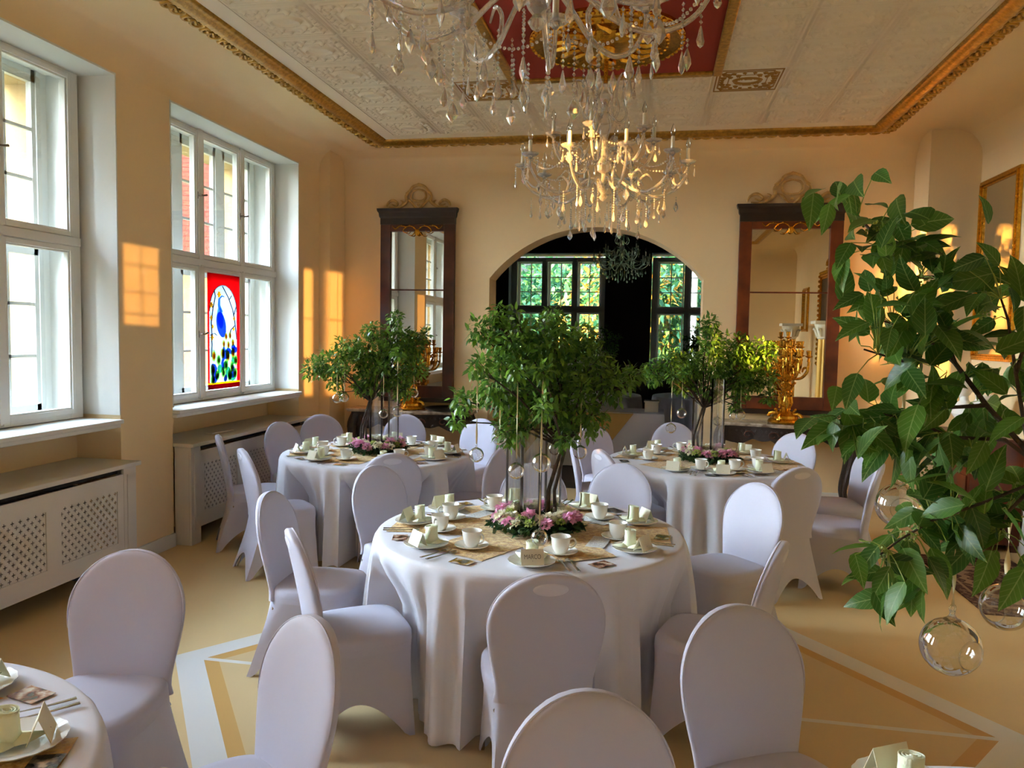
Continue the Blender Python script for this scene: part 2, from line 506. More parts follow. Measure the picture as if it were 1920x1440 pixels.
# ------------------------------------------------------------------ mesh helpers
def cr(pts, k=5):
    """Catmull-Rom smoothing of a polyline"""
    P = [Vector(p) for p in pts]
    out = []
    for i in range(len(P) - 1):
        a, b, c, d = P[max(i - 1, 0)], P[i], P[i + 1], P[min(i + 2, len(P) - 1)]
        for j in range(k):
            t = j / k
            out.append(tuple(0.5 * ((2 * b) + (c - a) * t + (2 * a - 5 * b + 4 * c - d) * t * t + (3 * b - a - 3 * c + d) * t ** 3)))
    out.append(tuple(P[-1]))
    return out
def crr(rs, k=5):
    out = []
    for a, b in zip(rs[:-1], rs[1:]):
        out += [a + (b - a) * j / k for j in range(k)]
    return out + [rs[-1]]
class MB:
    def stube(s, pts, r, n=8, mi=0, T=None, closed=False, flat=1.0, k=5):
        if not isinstance(r, (list, tuple)):
            r = [r] * len(pts)
        return s.tube(cr(pts, k), crr(r, k), n, mi, T, closed, flat)
    def __init__(s):
        s.V, s.F, s.I, s.n = [], [], [], 0
    def add(s, verts, faces, mi=0, T=None):
        if T is not None:
            verts = [tuple(T @ Vector(v)) for v in verts]
        b = s.n
        s.V.extend([tuple(v) for v in verts])
        s.F.extend([tuple(i + b for i in f) for f in faces])
        s.I.extend([mi] * len(faces))
        s.n += len(verts)
        return s
    def box(s, x0, x1, y0, y1, z0, z1, mi=0, T=None):
        v = [(x0, y0, z0), (x1, y0, z0), (x1, y1, z0), (x0, y1, z0), (x0, y0, z1), (x1, y0, z1), (x1, y1, z1), (x0, y1, z1)]
        f = [(0, 3, 2, 1), (4, 5, 6, 7), (0, 1, 5, 4), (1, 2, 6, 5), (2, 3, 7, 6), (3, 0, 4, 7)]
        return s.add(v, f, mi, T)
    def rings(s, R, mi=0, T=None, caps=(True, True), closed=False):
        """R: list of rings, each a list of points; consecutive rings are skinned"""
        n = len(R[0])
        v = [p for r in R for p in r]
        f = []
        m = len(R)
        for i in range(m if closed else m - 1):
            j = (i + 1) % m
            for k in range(n):
                l = (k + 1) % n
                f.append((i * n + k, i * n + l, j * n + l, j * n + k))
        if not closed and caps[0]:
            f.append(tuple(range(n - 1, -1, -1)))
        if not closed and caps[1]:
            f.append(tuple((m - 1) * n + k for k in range(n)))
        return s.add(v, f, mi, T)
    def tube(s, pts, r, n=8, mi=0, T=None, closed=False, flat=1.0):
        P = [Vector(p) for p in pts]
        m = len(P)
        rs = r if isinstance(r, (list, tuple)) else [r] * m
        R = []
        up = Vector((0, 0, 1))
        prev = None
        for i, p in enumerate(P):
            a = P[(i - 1) % m] if (closed or i > 0) else P[i]
            b = P[(i + 1) % m] if (closed or i < m - 1) else P[i]
            t = (b - a)
            t = t.normalized() if t.length > 1e-9 else Vector((0, 0, 1))
            if prev is None:
                q = up if abs(t.dot(up)) < 0.95 else Vector((1, 0, 0))
                x = t.cross(q).normalized()
            else:
                x = (prev - t * prev.dot(t))
                x = x.normalized() if x.length > 1e-6 else t.orthogonal().normalized()
            prev = x
            y = t.cross(x)
            R.append([tuple(p + x * (rs[i] * math.cos(2 * PI * k / n)) + y * (rs[i] * flat * math.sin(2 * PI * k / n))) for k in range(n)])
        return s.rings(R, mi, T, closed=closed)
    def lathe(s, prof, n=16, mi=0, T=None, caps=(True, True)):
        R = [[(r * math.cos(2 * PI * k / n), r * math.sin(2 * PI * k / n), z) for k in range(n)] for r, z in prof]
        return s.rings(R, mi, T, caps=caps)
    def prism(s, poly, y0, y1, mi=0, T=None):
        """poly in (x,z), extruded along y"""
        n = len(poly)
        v = [(x, y0, z) for x, z in poly] + [(x, y1, z) for x, z in poly]
        f = [tuple(range(n)), tuple(range(2 * n - 1, n - 1, -1))]
        f += [(i, i + n, (i + 1) % n + n, (i + 1) % n) for i in range(n)]
        return s.add(v, f, mi, T)
    def grid(s, fn, nu, nv, mi=0, T=None):
        v = [fn(i / nu, j / nv) for j in range(nv + 1) for i in range(nu + 1)]
        f = [(j * (nu + 1) + i, j * (nu + 1) + i + 1, (j + 1) * (nu + 1) + i + 1, (j + 1) * (nu + 1) + i) for j in range(nv) for i in range(nu)]
        return s.add(v, f, mi, T)
    def ball(s, c, r, n=10, mi=0, sq=(1, 1, 1)):
        h = max(4, n // 2)
        R = []
        for i in range(h + 1):
            a = PI * (i / h)
            rr = max(math.sin(a), 0.02)
            R.append([(c[0] + r * sq[0] * rr * math.cos(2 * PI * k / n), c[1] + r * sq[1] * rr * math.sin(2 * PI * k / n), c[2] - r * sq[2] * math.cos(a)) for k in range(n)])
        return s.rings(R, mi)
    def mesh(s, name, mats, smooth=True, sharp=38):
        me = bpy.data.meshes.new(name)
        me.from_pydata(s.V, [], s.F)
        for m in (mats if isinstance(mats, (list, tuple)) else [mats]):
            me.materials.append(m)
        me.polygons.foreach_set('material_index', s.I)
        me.polygons.foreach_set('use_smooth', [smooth] * len(s.F))
        me.update()
        if smooth and sharp:
            me.set_sharp_from_angle(angle=math.radians(sharp))
        return me
    def obj(s, name, mats, parent=None, smooth=True, sharp=38, bevel=0, loc=None, rot=None, solid=0):
        o = bpy.data.objects.new(name, s.mesh(name, mats, smooth, sharp))
        COL.objects.link(o)
        if parent is not None:
            o.parent = parent
        if loc is not None:
            o.location = loc
        if rot is not None:
            o.rotation_euler = rot
        if solid:
            md = o.modifiers.new('Solidify', 'SOLIDIFY')
            md.thickness = solid
        if bevel:
            md = o.modifiers.new('Bevel', 'BEVEL')
            md.width = bevel
            md.segments = 2
            md.limit_method = 'ANGLE'
        return o

def root(name, label=None, cat=None, loc=(0, 0, 0), rz=0.0, group=None, kind=None, rot=None):
    o = bpy.data.objects.new(name, None)
    o.empty_display_size = 0.1
    COL.objects.link(o)
    o.location = loc
    o.rotation_euler = rot if rot else (0, 0, rz)
    return tag(o, label, cat, group, kind)
def tag(o, label=None, cat=None, group=None, kind=None):
    if label: o['label'] = label
    if cat: o['category'] = cat
    if group: o['group'] = group
    if kind: o['kind'] = kind
    return o
def dup(src, loc=None, rz=None, label=None, group=None, scale=None, top=True):
    c = src.copy()
    COL.objects.link(c)
    if loc is not None: c.location = loc
    if rz is not None: c.rotation_euler = (0, 0, rz)
    if scale is not None: c.scale = (scale,) * 3
    if label: c['label'] = label
    if group: c['group'] = group
    for ch in list(src.children):
        k = dup(ch)
        k.parent = c
    return c
def TR(x=0, y=0, z=0, rz=0, rx=0, ry=0, s=1):
    return Matrix.Translation((x, y, z)) @ Matrix.Rotation(rz, 4, 'Z') @ Matrix.Rotation(ry, 4, 'Y') @ Matrix.Rotation(rx, 4, 'X') @ Matrix.Diagonal((s, s, s, 1))
def struct(o):
    o['kind'] = 'structure'
    return o

# ------------------------------------------------------------------ room dimensions
XL, XR, YB, YF, ZC = -3.76, 3.05, 8.70, -0.80, 3.80
XW = -4.03          # inner face of window frames
ARC_C, ARC_W, ARC_S, ARC_H = -0.69, 1.19, 2.38, 0.57

# floor
fb = MB()
fb.grid(lambda u, v: (-4.13 + u * 7.3, -0.9 + v * 9.65, 0), 8, 8)
struct(fb.obj('floor', M_FLOOR, smooth=False))
fb = MB().box(-4.2, 3.2, -1.0, 8.74, -0.25, -0.004)
struct(fb.obj('floor_slab', M_FLOOR, smooth=False))

# left wall: piers, parapets under the windows, heads
b = MB()
ys = [YF - 0.3] + [v for n in NICHES for v in n] + [YB + 0.4]
for i in range(0, len(ys), 2):
    b.box(-4.6, XL, ys[i], ys[i + 1], 0, 4.1)
for a, c in NICHES:
    b.box(-4.6, -4.12, a, c, 0, 1.10)
    b.box(-4.6, XL, a, c, 3.52, 4.1)
struct(b.obj('wall_left', M_WALL, smooth=False))
# painted white reveals above the sills, rendered outer reveals
for a, c in NICHES:
    b = MB()
    b.box(XW - 0.30, XL + 0.003, a, a + 0.012, 1.12, 3.52)
    b.box(XW - 0.30, XL + 0.003, c - 0.012, c, 1.12, 3.52)
    b.box(XW - 0.30, XL + 0.003, a + 0.012, c - 0.012, 3.505, 3.519)
    struct(b.obj('trim_reveal', M_REVEAL, smooth=False))
    b = MB()
    b.box(-4.62, XW - 0.31, a, a + 0.07, 1.12, 3.52)
    b.box(-4.62, XW - 0.31, c - 0.07, c, 1.12, 3.52)
    b.box(-4.62, XW - 0.31, a + 0.07, c - 0.07, 3.45, 3.52)
    b.box(-4.66, XW - 0.31, a, c, 1.08, 1.12)
    struct(b.obj('trim_outer_reveal', M_OUTREV, smooth=False))

# back wall with segmental arch
b = MB()
Ya, Yb2 = YB, 9.08
def arch_pts(n=28):
    R = (ARC_W ** 2 + ARC_H ** 2) / (2 * ARC_H)
    am = math.asin(ARC_W / R)
    return [(ARC_C + R * math.sin(-am + 2 * am * i / n), ARC_S + ARC_H - R + R * math.cos(-am + 2 * am * i / n)) for i in range(n + 1)]
ap = arch_pts()
b.box(-4.6, ARC_C - ARC_W, Ya, Yb2, 0, 4.1)
b.box(ARC_C + ARC_W, 3.4, Ya, Yb2, 0, 4.1)
for (xa, za), (xb, zb) in zip(ap[:-1], ap[1:]):
    v = [(xa, Ya, za), (xb, Ya, zb), (xb, Yb2, zb), (xa, Yb2, za), (xa, Ya, 4.1), (xb, Ya, 4.1), (xb, Yb2, 4.1), (xa, Yb2, 4.1)]
    b.add(v, [(0, 3, 2, 1), (0, 1, 5, 4), (3, 7, 6, 2), (4, 5, 6, 7)])
struct(b.obj('wall_back', M_WALL, smooth=False))
struct(MB().box(ARC_C - ARC_W, ARC_C + ARC_W, 8.74, 9.10, -0.25, 0.0).obj('trim_threshold', M_WOODD, smooth=False))
# right and rear walls
struct(MB().box(XR, XR + 0.3, YF - 0.3, YB + 0.4, 0, 4.1).obj('wall_right', M_WALL, smooth=False))
struct(MB().box(XL - 0.1, XR + 0.1, YF - 0.3, YF, 0, 4.1).obj('wall_rear', M_WALL, smooth=False))
# corner piers
struct(MB().box(XL - 0.02, -3.63, 8.27, YB + 0.02, 0, ZC + 0.05).obj('wall_pier_left', M_WALL, smooth=False))
struct(MB().box(2.585, XR + 0.02, 8.26, YB + 0.02, 0, ZC + 0.05).obj('wall_pier_right', M_WALL, smooth=False))
# ceiling slab and cove
b = MB().box(XL - 0.3, XR + 0.3, YF - 0.3, YB + 0.35, ZC, ZC + 0.3)
cr_ = 0.26
prof = [(cr_ * (1 - math.sin(t * PI / 2 / 10)), -cr_ * (1 - math.cos(t * PI / 2 / 10))) for t in range(11)]
# profile: (inset from wall, drop below ceiling), from the wall foot of the cove to the ceiling
prof = [(cr_ - cr_ * math.cos(a * PI / 20), -cr_ + cr_ * math.sin(a * PI / 20)) for a in range(11)]
loop = []
for ins, dz in prof:
    loop.append([(XL + ins, YF + ins, ZC + dz), (XR - ins, YF + ins, ZC + dz), (XR - ins, YB - ins, ZC + dz), (XL + ins, YB - ins, ZC + dz)])
outer = [[(XL - 0.05, YF - 0.05, ZC - cr_), (XR + 0.05, YF - 0.05, ZC - cr_), (XR + 0.05, YB + 0.05, ZC - cr_), (XL - 0.05, YB + 0.05, ZC - cr_)]]
b.rings(outer + loop, caps=(False, False))
struct(b.obj('ceiling', M_WALL, sharp=50))
# baseboards
b = MB()
for a, c in zip([YF, 2.05, 4.93, 7.76], [-0.20, 2.66, 5.54, 8.27]):
    b.box(XL, XL + 0.022, a, c, 0, 0.11)
struct(b.obj('baseboard_left', M_WHITE, bevel=0.004))
struct(MB().box(-3.63, ARC_C - ARC_W - 0.01, YB - 0.02, YB, 0, 0.11).obj('baseboard_back', M_WHITE, bevel=0.004))
struct(MB().box(ARC_C + ARC_W + 0.01, 2.585, YB - 0.02, YB, 0, 0.11).obj('baseboard_back_right', M_WHITE, bevel=0.004))
struct(MB().box(XR - 0.022, XR, 6.93, 8.26, 0, 0.11).obj('baseboard_right', M_WHITE, bevel=0.004))

# ---- embossed ceiling field
TX, TY = 0.523, 0.535
def tile_mesh(mat_):
    N = 64
    xs = np.linspace(-0.5, 0.5, N + 1)
    X, Y = np.meshgrid(xs, xs)
    def ridge(d, w):
        return np.exp(-(d / w) ** 2)
    h = np.zeros_like(X)
    ax_, ay_ = np.abs(X), np.abs(Y)
    # outer notched frame
    fr = np.maximum(ax_ - 0.42, ay_ - 0.40)
    notch = np.hypot(ax_ - 0.42, ay_ - 0.40) - 0.08
    fr2 = np.maximum(fr, -notch)
    h += 0.009 * ridge(fr2, 0.014)
    # inner broken frame and oval
    ov = np.sqrt((X / 0.20) ** 2 + (Y / 0.13) ** 2) - 1
    h += 0.012 * ridge(ov, 0.11)
    h += 0.003 * (ov < 0)
    inn = np.maximum(ax_ - 0.28, ay_ - 0.24)
    h += 0.006 * ridge(inn, 0.012) * (np.hypot(ax_ - 0.28, ay_ - 0.24) > 0.09)
    # scrolls in the corners
    for cx, cy_, r, w in [(0.30, 0.27, 0.055, 0.016), (0.355, 0.15, 0.035, 0.014), (0.22, 0.32, 0.03, 0.013), (0.26, 0.17, 0.03, 0.013),
                          (0.36, 0.335, 0.018, 0.012), (0.37, 0.05, 0.022, 0.012), (0.07, 0.335, 0.022, 0.012), (0.15, 0.24, 0.024, 0.012)]:
        dd = np.hypot(ax_ - cx, ay_ - cy_)
        ang = np.arctan2(ay_ - cy_, ax_ - cx)
        h += 0.010 * ridge(dd - r * (0.75 + 0.25 * np.cos(ang * 1.5)), w)
        h += 0.006 * ridge(dd, w)
    # panel joints
    ed = np.minimum(0.5 - ax_, 0.5 - ay_)
    h += 0.008 * ridge(ed - 0.035, 0.012) - 0.004 * ridge(ed, 0.012)
    h = np.clip(h * 1.7, 0, 0.028)
    V = np.stack([X * TX, Y * TY, -h - 0.001], -1).reshape(-1, 3)
    n1 = N + 1
    F = [(j * n1 + i, (j + 1) * n1 + i, (j + 1) * n1 + i + 1, j * n1 + i + 1) for j in range(N) for i in range(N)]
    me = bpy.data.meshes.new('ceiling_tile')
    me.from_pydata([tuple(v) for v in V], [], F)
    me.materials.append(mat_)
    me.polygons.foreach_set('use_smooth', [True] * len(F))
    return me
tile_me, tile_gold = tile_mesh(M_TILE), tile_mesh(M_TILEGOLD)
field = root('ceiling_field', kind='structure')
cols = [-2.476 + TX * k for k in range(9)]
rows = [7.58 - TY * k for k in range(15)]
REDS = [(5.47, 0.80), (2.42, 0.80)]
for j, yy in enumerate(rows):
    for i, xx in enumerate(cols):
        if abs(xx + 0.385) < 0.8 and any(abs(yy - ry) < 0.9 for ry, _ in REDS):
            continue
        gold = any(abs(abs(yy - ry) - 1.04) < 0.28 for ry, _ in REDS) and abs(abs(xx + 0.385) - 1.046) < 0.1
        o = bpy.data.objects.new('ceiling_tile', tile_gold if gold else tile_me)
        COL.objects.link(o)
        o.parent = field
        o.location = (xx, yy, ZC - 0.002)
b = MB().box(-2.97, -2.74, YF + 0.9, 8.05, ZC - 0.006, ZC).box(1.97, 2.09, YF + 0.9, 8.05, ZC - 0.006, ZC).box(-2.74, 1.97, 7.85, 8.05, ZC - 0.006, ZC)
struct(b.obj('trim_field_margin', M_TILE, smooth=False))
# red panels with gilt borders
for ry, hh in REDS:
    p = struct(MB().box(-1.17, 0.40, ry - 0.79, ry + 0.79, ZC - 0.012, ZC - 0.002).obj('trim_red_panel', M_RED, smooth=False))
    q = MB()
    for x0, x1, y0, y1 in [(-1.22, -1.15, ry - 0.84, ry + 0.84), (0.38, 0.45, ry - 0.84, ry + 0.84), (-1.15, 0.38, ry - 0.84, ry - 0.77), (-1.15, 0.38, ry + 0.77, ry + 0.84)]:
        q.box(x0, x1, y0, y1, ZC - 0.035, ZC - 0.002)
    struct(q.obj('trim_red_border', M_GOLD, bevel=0.01))
    # plaster ceiling rose
    q = MB()
    q.lathe([(0.53, 0.0), (0.53, -0.02), (0.50, -0.045), (0.45, -0.03), (0.43, -0.03), (0.40, -0.055), (0.30, -0.03), (0.22, -0.03), (0.17, -0.07), (0.10, -0.075), (0.001, -0.08)], 72, caps=(True, False))
    for k in range(60):
        a = 2 * PI * k / 60
        q.ball((0.515 * math.cos(a), 0.515 * math.sin(a), -0.035), 0.018, 6)
    for k in range(16):
        a = 2 * PI * k / 16
        q.tube([((0.20 + 0.19 * t) * math.cos(a + 0.12 * math.sin(t * 5)), (0.20 + 0.19 * t) * math.sin(a + 0.12 * math.sin(t * 5)), -0.045 - 0.012 * math.sin(t * PI)) for t in [0, .2, .4, .6, .8, 1]], [0.01, 0.02, 0.026, 0.022, 0.016, 0.006], 6)
    for k in range(40):
        a = 2 * PI * k / 40
        q.ball((0.415 * math.cos(a), 0.415 * math.sin(a), -0.055), 0.011, 6)
    struct(q.obj('trim_ceiling_rose', M_GOLDB, loc=(-0.385, ry, ZC - 0.012)))

# gilt cornice: moulded bar with a lace of acanthus scrolls along its outer edge
b = MB()
cx0, cx1, cy0, cy1 = -2.97, 2.09, YF + 0.9, 8.09
pr = [(-0.02, 0), (-0.02, -0.05), (0.0, -0.06), (0.03, -0.055), (0.05, -0.035), (0.07, -0.03), (0.09, -0.012), (0.09, 0)]
R = [[(cx0 + i_, cy0 + i_, ZC + z), (cx1 - i_, cy0 + i_, ZC + z), (cx1 - i_, cy1 - i_, ZC + z), (cx0 + i_, cy1 - i_, ZC + z)] for i_, z in pr]
b.rings(R, caps=(False, False))
def scroll_unit(bm, T, s=1.0, flip=1):
    pts = []
    for k in range(15):
        t = k / 14
        a = 0.3 + t * 5.2
        r = 0.048 * (1 - 0.75 * t)
        pts.append((flip * (r * math.cos(a) * 1.15), 0.0 - r * math.sin(a), -0.012))
    bm.tube(pts, [0.005 + 0.008 * math.sin(PI * min(1, (k + 2) / 14)) for k in range(15)], 6, T=T)
    bm.tube([(flip * 0.05, 0.0, -0.01), (flip * 0.085, -0.012, -0.014), (flip * 0.12, 0.0, -0.01)], [0.006, 0.013, 0.004], 6, T=T)
    bm.ball(tuple(T @ Vector((0, -0.002, -0.012))), 0.017, 6, sq=(1, 1, 0.8))
def scroll_run(bm, p0, p1, outdir):
    p0, p1 = Vector(p0), Vector(p1)
    L = (p1 - p0).length
    n = int(L / 0.105)
    ang = math.atan2(p1.y - p0.y, p1.x - p0.x)
    side = 1 if Vector((-math.sin(ang), math.cos(ang))).dot(Vector(outdir)) < 0 else -1
    for k in range(n):
        p = p0.lerp(p1, (k + 0.5) / n)
        T = Matrix.Translation((p.x, p.y, p.z)) @ Matrix.Rotation(ang, 4, 'Z') @ Matrix.Diagonal((1, side, 1, 1)) @ TR(0, -0.012, 0) @ Matrix.Diagonal((1.05, 1.35, 1.2, 1))
        scroll_unit(bm, T, flip=1 if k % 2 else -1)
zz = ZC - 0.022
scroll_run(b, (cx0 - 0.045, 2.0, zz), (cx0 - 0.045, cy1 + 0.03, zz), (-1, 0))
scroll_run(b, (cx1 + 0.045, 2.0, zz), (cx1 + 0.045, cy1 + 0.03, zz), (1, 0))
scroll_run(b, (cx0, cy1 + 0.045, zz), (cx1, cy1 + 0.045, zz), (0, 1))
struct(b.obj('trim_cornice', M_GOLD, sharp=50))

# ------------------------------------------------------------------ windows
GLX = [(0.14, 0.72), (0.86, 1.43), (1.56, 2.08)]
WW = 2.20
LIGHTS = [(0.08, 1.16), (1.32, 2.34)]       # z ranges of glass above the frame foot
def window(name, loc, rz, detail=True):
    r = root(name, loc=loc, rz=rz, kind='structure')
    H = 2.44
    # inner frame
    f = MB()
    xs = [0.0]
    for a, c in GLX:
        xs += [a, c]
    xs.append(WW)
    for i in range(0, len(xs), 2):
        f.box(xs[i], xs[i + 1], 0, 0.05, 0, H)
    for a, c in GLX:
        f.box(a, c, 0, 0.05, 0, LIGHTS[0][0])
        f.box(a, c, 0, 0.05, LIGHTS[0][1], LIGHTS[1][0])
        f.box(a, c, 0, 0.05, LIGHTS[1][1], H)
    f.box(0.72 + 0.035, 0.86 - 0.035, -0.02, 0, 0.02, H - 0.02)
    f.box(1.43 + 0.035, 1.56 - 0.035, -0.02, 0, 0.02, H - 0.02)
    f.box(0.02, WW - 0.02, -0.022, 0, 1.21, 1.27)
    for a, c in GLX:                       # sash rebates
        for z0, z1 in LIGHTS:
            for q in ((a - 0.045, a - 0.012, z0 - 0.045, z1 + 0.045), (c + 0.012, c + 0.045, z0 - 0.045, z1 + 0.045)):
                f.box(q[0], q[1], -0.012, 0, q[2], q[3])
            f.box(a - 0.012, c + 0.012, -0.012, 0, z1 + 0.012, z1 + 0.045)
            f.box(a - 0.012, c + 0.012, -0.012, 0, z0 - 0.045, z0 - 0.012)
    f.obj('window_frame', M_WHITE, r, smooth=False, bevel=0.003)
    # outer casements with glazing bars
    f = MB()
    y0, y1 = 0.235, 0.275
    for i in range(0, len(xs), 2):
        f.box(xs[i] - (0.0 if i == 0 else -0.01), xs[i + 1] + 0.0, y0, y1, 0, H)
    for a, c in GLX:
        f.box(a, c, y0, y1, 0, LIGHTS[0][0] + 0.02)
        f.box(a, c, y0, y1, LIGHTS[0][1] - 0.02, LIGHTS[1][0] + 0.02)
        f.box(a, c, y0, y1, LIGHTS[1][1] - 0.02, H)
        f.box(a, a + 0.035, y0, y1, 0, H)
        f.box(c - 0.035, c, y0, y1, 0, H)
        m = (a + c) / 2
        f.box(m - 0.011, m + 0.011, y0 + 0.005, y1 - 0.005, 0.05, H - 0.05)
        for z0, z1 in LIGHTS:
            for k in (1, 2):
                zz_ = z0 + (z1 - z0) * k / 3
                f.box(a + 0.03, c - 0.03, y0 + 0.005, y1 - 0.005, zz_ - 0.011, zz_ + 0.011)
    f.obj('window_outer_frame', M_WHITE, r, smooth=False)
    # linings between the casements
    f = MB().box(0, 0.02, 0.05, 0.235, 0, H).box(WW - 0.02, WW, 0.05, 0.235, 0, H).box(0.02, WW - 0.02, 0.05, 0.235, 0, 0.02).box(0.02, WW - 0.02, 0.05, 0.235, H - 0.02, H)
    f.obj('window_lining', M_WHITE, r, smooth=False)
    for a, c in GLX:
        for z0, z1 in LIGHTS:
            MB().box(a - 0.004, c + 0.004, 0.022, 0.026, z0 - 0.004, z1 + 0.004).obj('window_pane', M_PANE, r, smooth=False)
            MB().box(a + 0.03, c - 0.03, 0.252, 0.255, z0 + 0.015, z1 - 0.015).obj('window_outer_pane', M_PANE, r, smooth=False)
    if detail:
        for x, z in [(0.755, 0.60), (0.755, 1.83), (1.465, 1.75)]:
            h = MB().tube([(x, -0.005, z), (x, -0.045, z), (x + 0.02, -0.05, z), (x + 0.075, -0.05, z + 0.012)], [0.009, 0.009, 0.008, 0.010], 8)
            h.box(x - 0.009, x + 0.009, -0.014, 0, z - 0.03, z + 0.03)
            h.obj('window_handle', M_STEEL, r)
        for x in (0.0 + 0.10, 0.79, 1.495):
            for z in (1.21, 0.02):
                MB().box(x - 0.015, x + 0.015, -0.03, 0, z - 0.008, z + 0.008).obj('window_latch', M_WHITE, r, bevel=0.003)
    return r
for i, (a, c) in enumerate(NICHES):
    window('window_%d' % (i + 1), (XW, a + 0.03, 1.10), PI / 2)
    s = MB().box(-4.10, -3.70, a + 0.005, c - 0.04, 1.065, 1.095).box(-4.10, -3.725, a + 0.005, c - 0.04, 1.035, 1.065)
    struct(s.obj('window_sill', M_WHITE, bevel=0.006))

# ------------------------------------------------------------------ room beyond the arch
b = MB()
b.box(-5.2, -4.6, 9.08, 18.6, 0, 4.4).box(3.4, 3.8, 9.08, 18.6, 0, 4.4)
N2 = [(-3.38, -1.14), (-0.12, 2.14)]
xs_ = [-4.6] + [v for n in N2 for v in n] + [3.4]
for i in range(0, len(xs_), 2):
    b.box(xs_[i], xs_[i + 1], 17.75, 18.6, 0, 4.4)
for a, c in N2:
    b.box(a, c, 18.08, 18.6, 0, 1.10)
    b.box(a, c, 17.75, 18.6, 3.62, 4.4)
b.box(-4.6, ARC_C - ARC_W - 0.02, 9.081, 9.10, 0, 4.4).box(ARC_C + ARC_W + 0.02, 3.4, 9.081, 9.10, 0, 4.4)
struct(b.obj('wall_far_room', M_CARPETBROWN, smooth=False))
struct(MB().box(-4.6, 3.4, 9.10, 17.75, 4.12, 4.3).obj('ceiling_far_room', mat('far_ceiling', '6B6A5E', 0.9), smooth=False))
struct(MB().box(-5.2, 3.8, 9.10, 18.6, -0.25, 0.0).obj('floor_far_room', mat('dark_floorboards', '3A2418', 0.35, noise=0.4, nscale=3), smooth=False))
b = MB()
for a, c in N2:
    b.box(a, a + 0.012, 17.74, 18.0, 1.12, 3.62).box(c - 0.012, c, 17.74, 18.0, 1.12, 3.62).box(a, c, 17.74, 18.0, 3.605, 3.618)
struct(b.obj('trim_far_reveal', mat('far_reveal_paint', 'A9B0BC', 0.8), smooth=False))
for i, (a, c) in enumerate(N2):
    w = window('window_%d' % (i + 4), (a + 0.02, 18.02, 1.10), 0, detail=False)
    struct(MB().box(a, c, 17.70, 18.06, 1.03, 1.09).obj('window_sill', M_WHITE, bevel=0.006))

# ------------------------------------------------------------------ foliage tools
def leaf_tpl(st=3, wid=0.46, fold=0.16, curl=0.12):
    prof = {2: [0.30, 0.72], 3: [0.18, 0.45, 0.75], 5: [0.08, 0.25, 0.45, 0.66, 0.85]}[st]
    wf = lambda t: math.sin(PI * t ** 0.72) ** 0.85 * wid / 2
    v = [(0, 0, 0)]
    for t in prof:
        z = -curl * t * t
        w = wf(t)
        v += [(-w, t, z + fold * w), (0, t, z), (w, t, z + fold * w)]
    v.append((0, 1.04, -curl * 1.35))
    n = len(prof)
    f = [(0, 2, 1), (0, 3, 2)]
    for k in range(n - 1):
        o = 1 + 3 * k
        f += [(o, o + 1, o + 4, o + 3), (o + 1, o + 2, o + 5, o + 4)]
    o = 1 + 3 * (n - 1)
    f += [(o, o + 1, 3 * n + 1), (o + 1, o + 2, 3 * n + 1)]
    return np.array(v), f
def leaves_mesh(name, P, D, Nn, size, mat_, tpl, obj_parent=None, mats2=None, frac2=0, seed=1):
    """P positions, D directions, Nn approximate normals, size array"""
    tv, tf = tpl
    D = D / np.maximum(np.linalg.norm(D, axis=1, keepdims=True), 1e-9)
    X = np.cross(D, Nn)
    X /= np.maximum(np.linalg.norm(X, axis=1, keepdims=True), 1e-9)
    Z = np.cross(X, D)
    sz = size[:, None, None]
    V = P[:, None, :] + sz * (tv[None, :, 0:1] * X[:, None, :] + tv[None, :, 1:2] * D[:, None, :] + tv[None, :, 2:3] * Z[:, None, :])
    V = V.reshape(-1, 3)
    m = len(tv)
    F = [tuple(q + k * m for q in f) for k in range(len(P)) for f in tf]
    me = bpy.data.meshes.new(name)
    me.from_pydata(V.tolist(), [], F)
    me.materials.append(mat_)
    if mats2 is not None:
        me.materials.append(mats2)
        rr = np.random.RandomState(seed).rand(len(P)) < frac2
        me.polygons.foreach_set('material_index', np.repeat(rr.astype(int), len(tf)).tolist())
    me.polygons.foreach_set('use_smooth', [True] * len(F))
    tw = np.abs(tv[:, 0]).max()
    a1 = me.attributes.new('rib', 'FLOAT', 'POINT')
    a1.data.foreach_set('value', np.tile(1 - np.abs(tv[:, 0]) / tw, len(P)).astype(np.float32))
    a2 = me.attributes.new('along', 'FLOAT', 'POINT')
    a2.data.foreach_set('value', np.tile(tv[:, 1], len(P)).astype(np.float32))
    o = bpy.data.objects.new(name, me)
    COL.objects.link(o)
    if obj_parent is not None:
        o.parent = obj_parent
    return o
def cloud(blobs, dens, size, seed, origin=(0, 0, 0), squash=1.0):
    r = np.random.RandomState(seed)
    P, D, Nn, Sz = [], [], [], []
    for x, y, z, rad in blobs:
        n = max(6, int(dens * rad ** 2.0))
        u = r.randn(n, 3)
        u /= np.linalg.norm(u, axis=1, keepdims=True)
        rr = rad * r.rand(n, 1) ** 0.45
        p = u * rr * np.array([1, 1, squash]) + np.array([x, y, z]) - np.array(origin)
        d = u * 0.7 + r.randn(n, 3) * 0.5 + np.array([0, 0, -0.35])
        P.append(p); D.append(d)
        Nn.append(np.array([0, 0, 1.0]) + r.randn(n, 3) * 0.45)
        Sz.append(size * (0.65 + 0.6 * r.rand(n)))
    return np.concatenate(P), np.concatenate(D), np.concatenate(Nn), np.concatenate(Sz)
TPLP = leaf_tpl(2, 0.95, 0.35, 0.35)
TPL2, TPL3, TPL5 = leaf_tpl(2), leaf_tpl(3), leaf_tpl(5, 0.50, 0.22, 0.16)

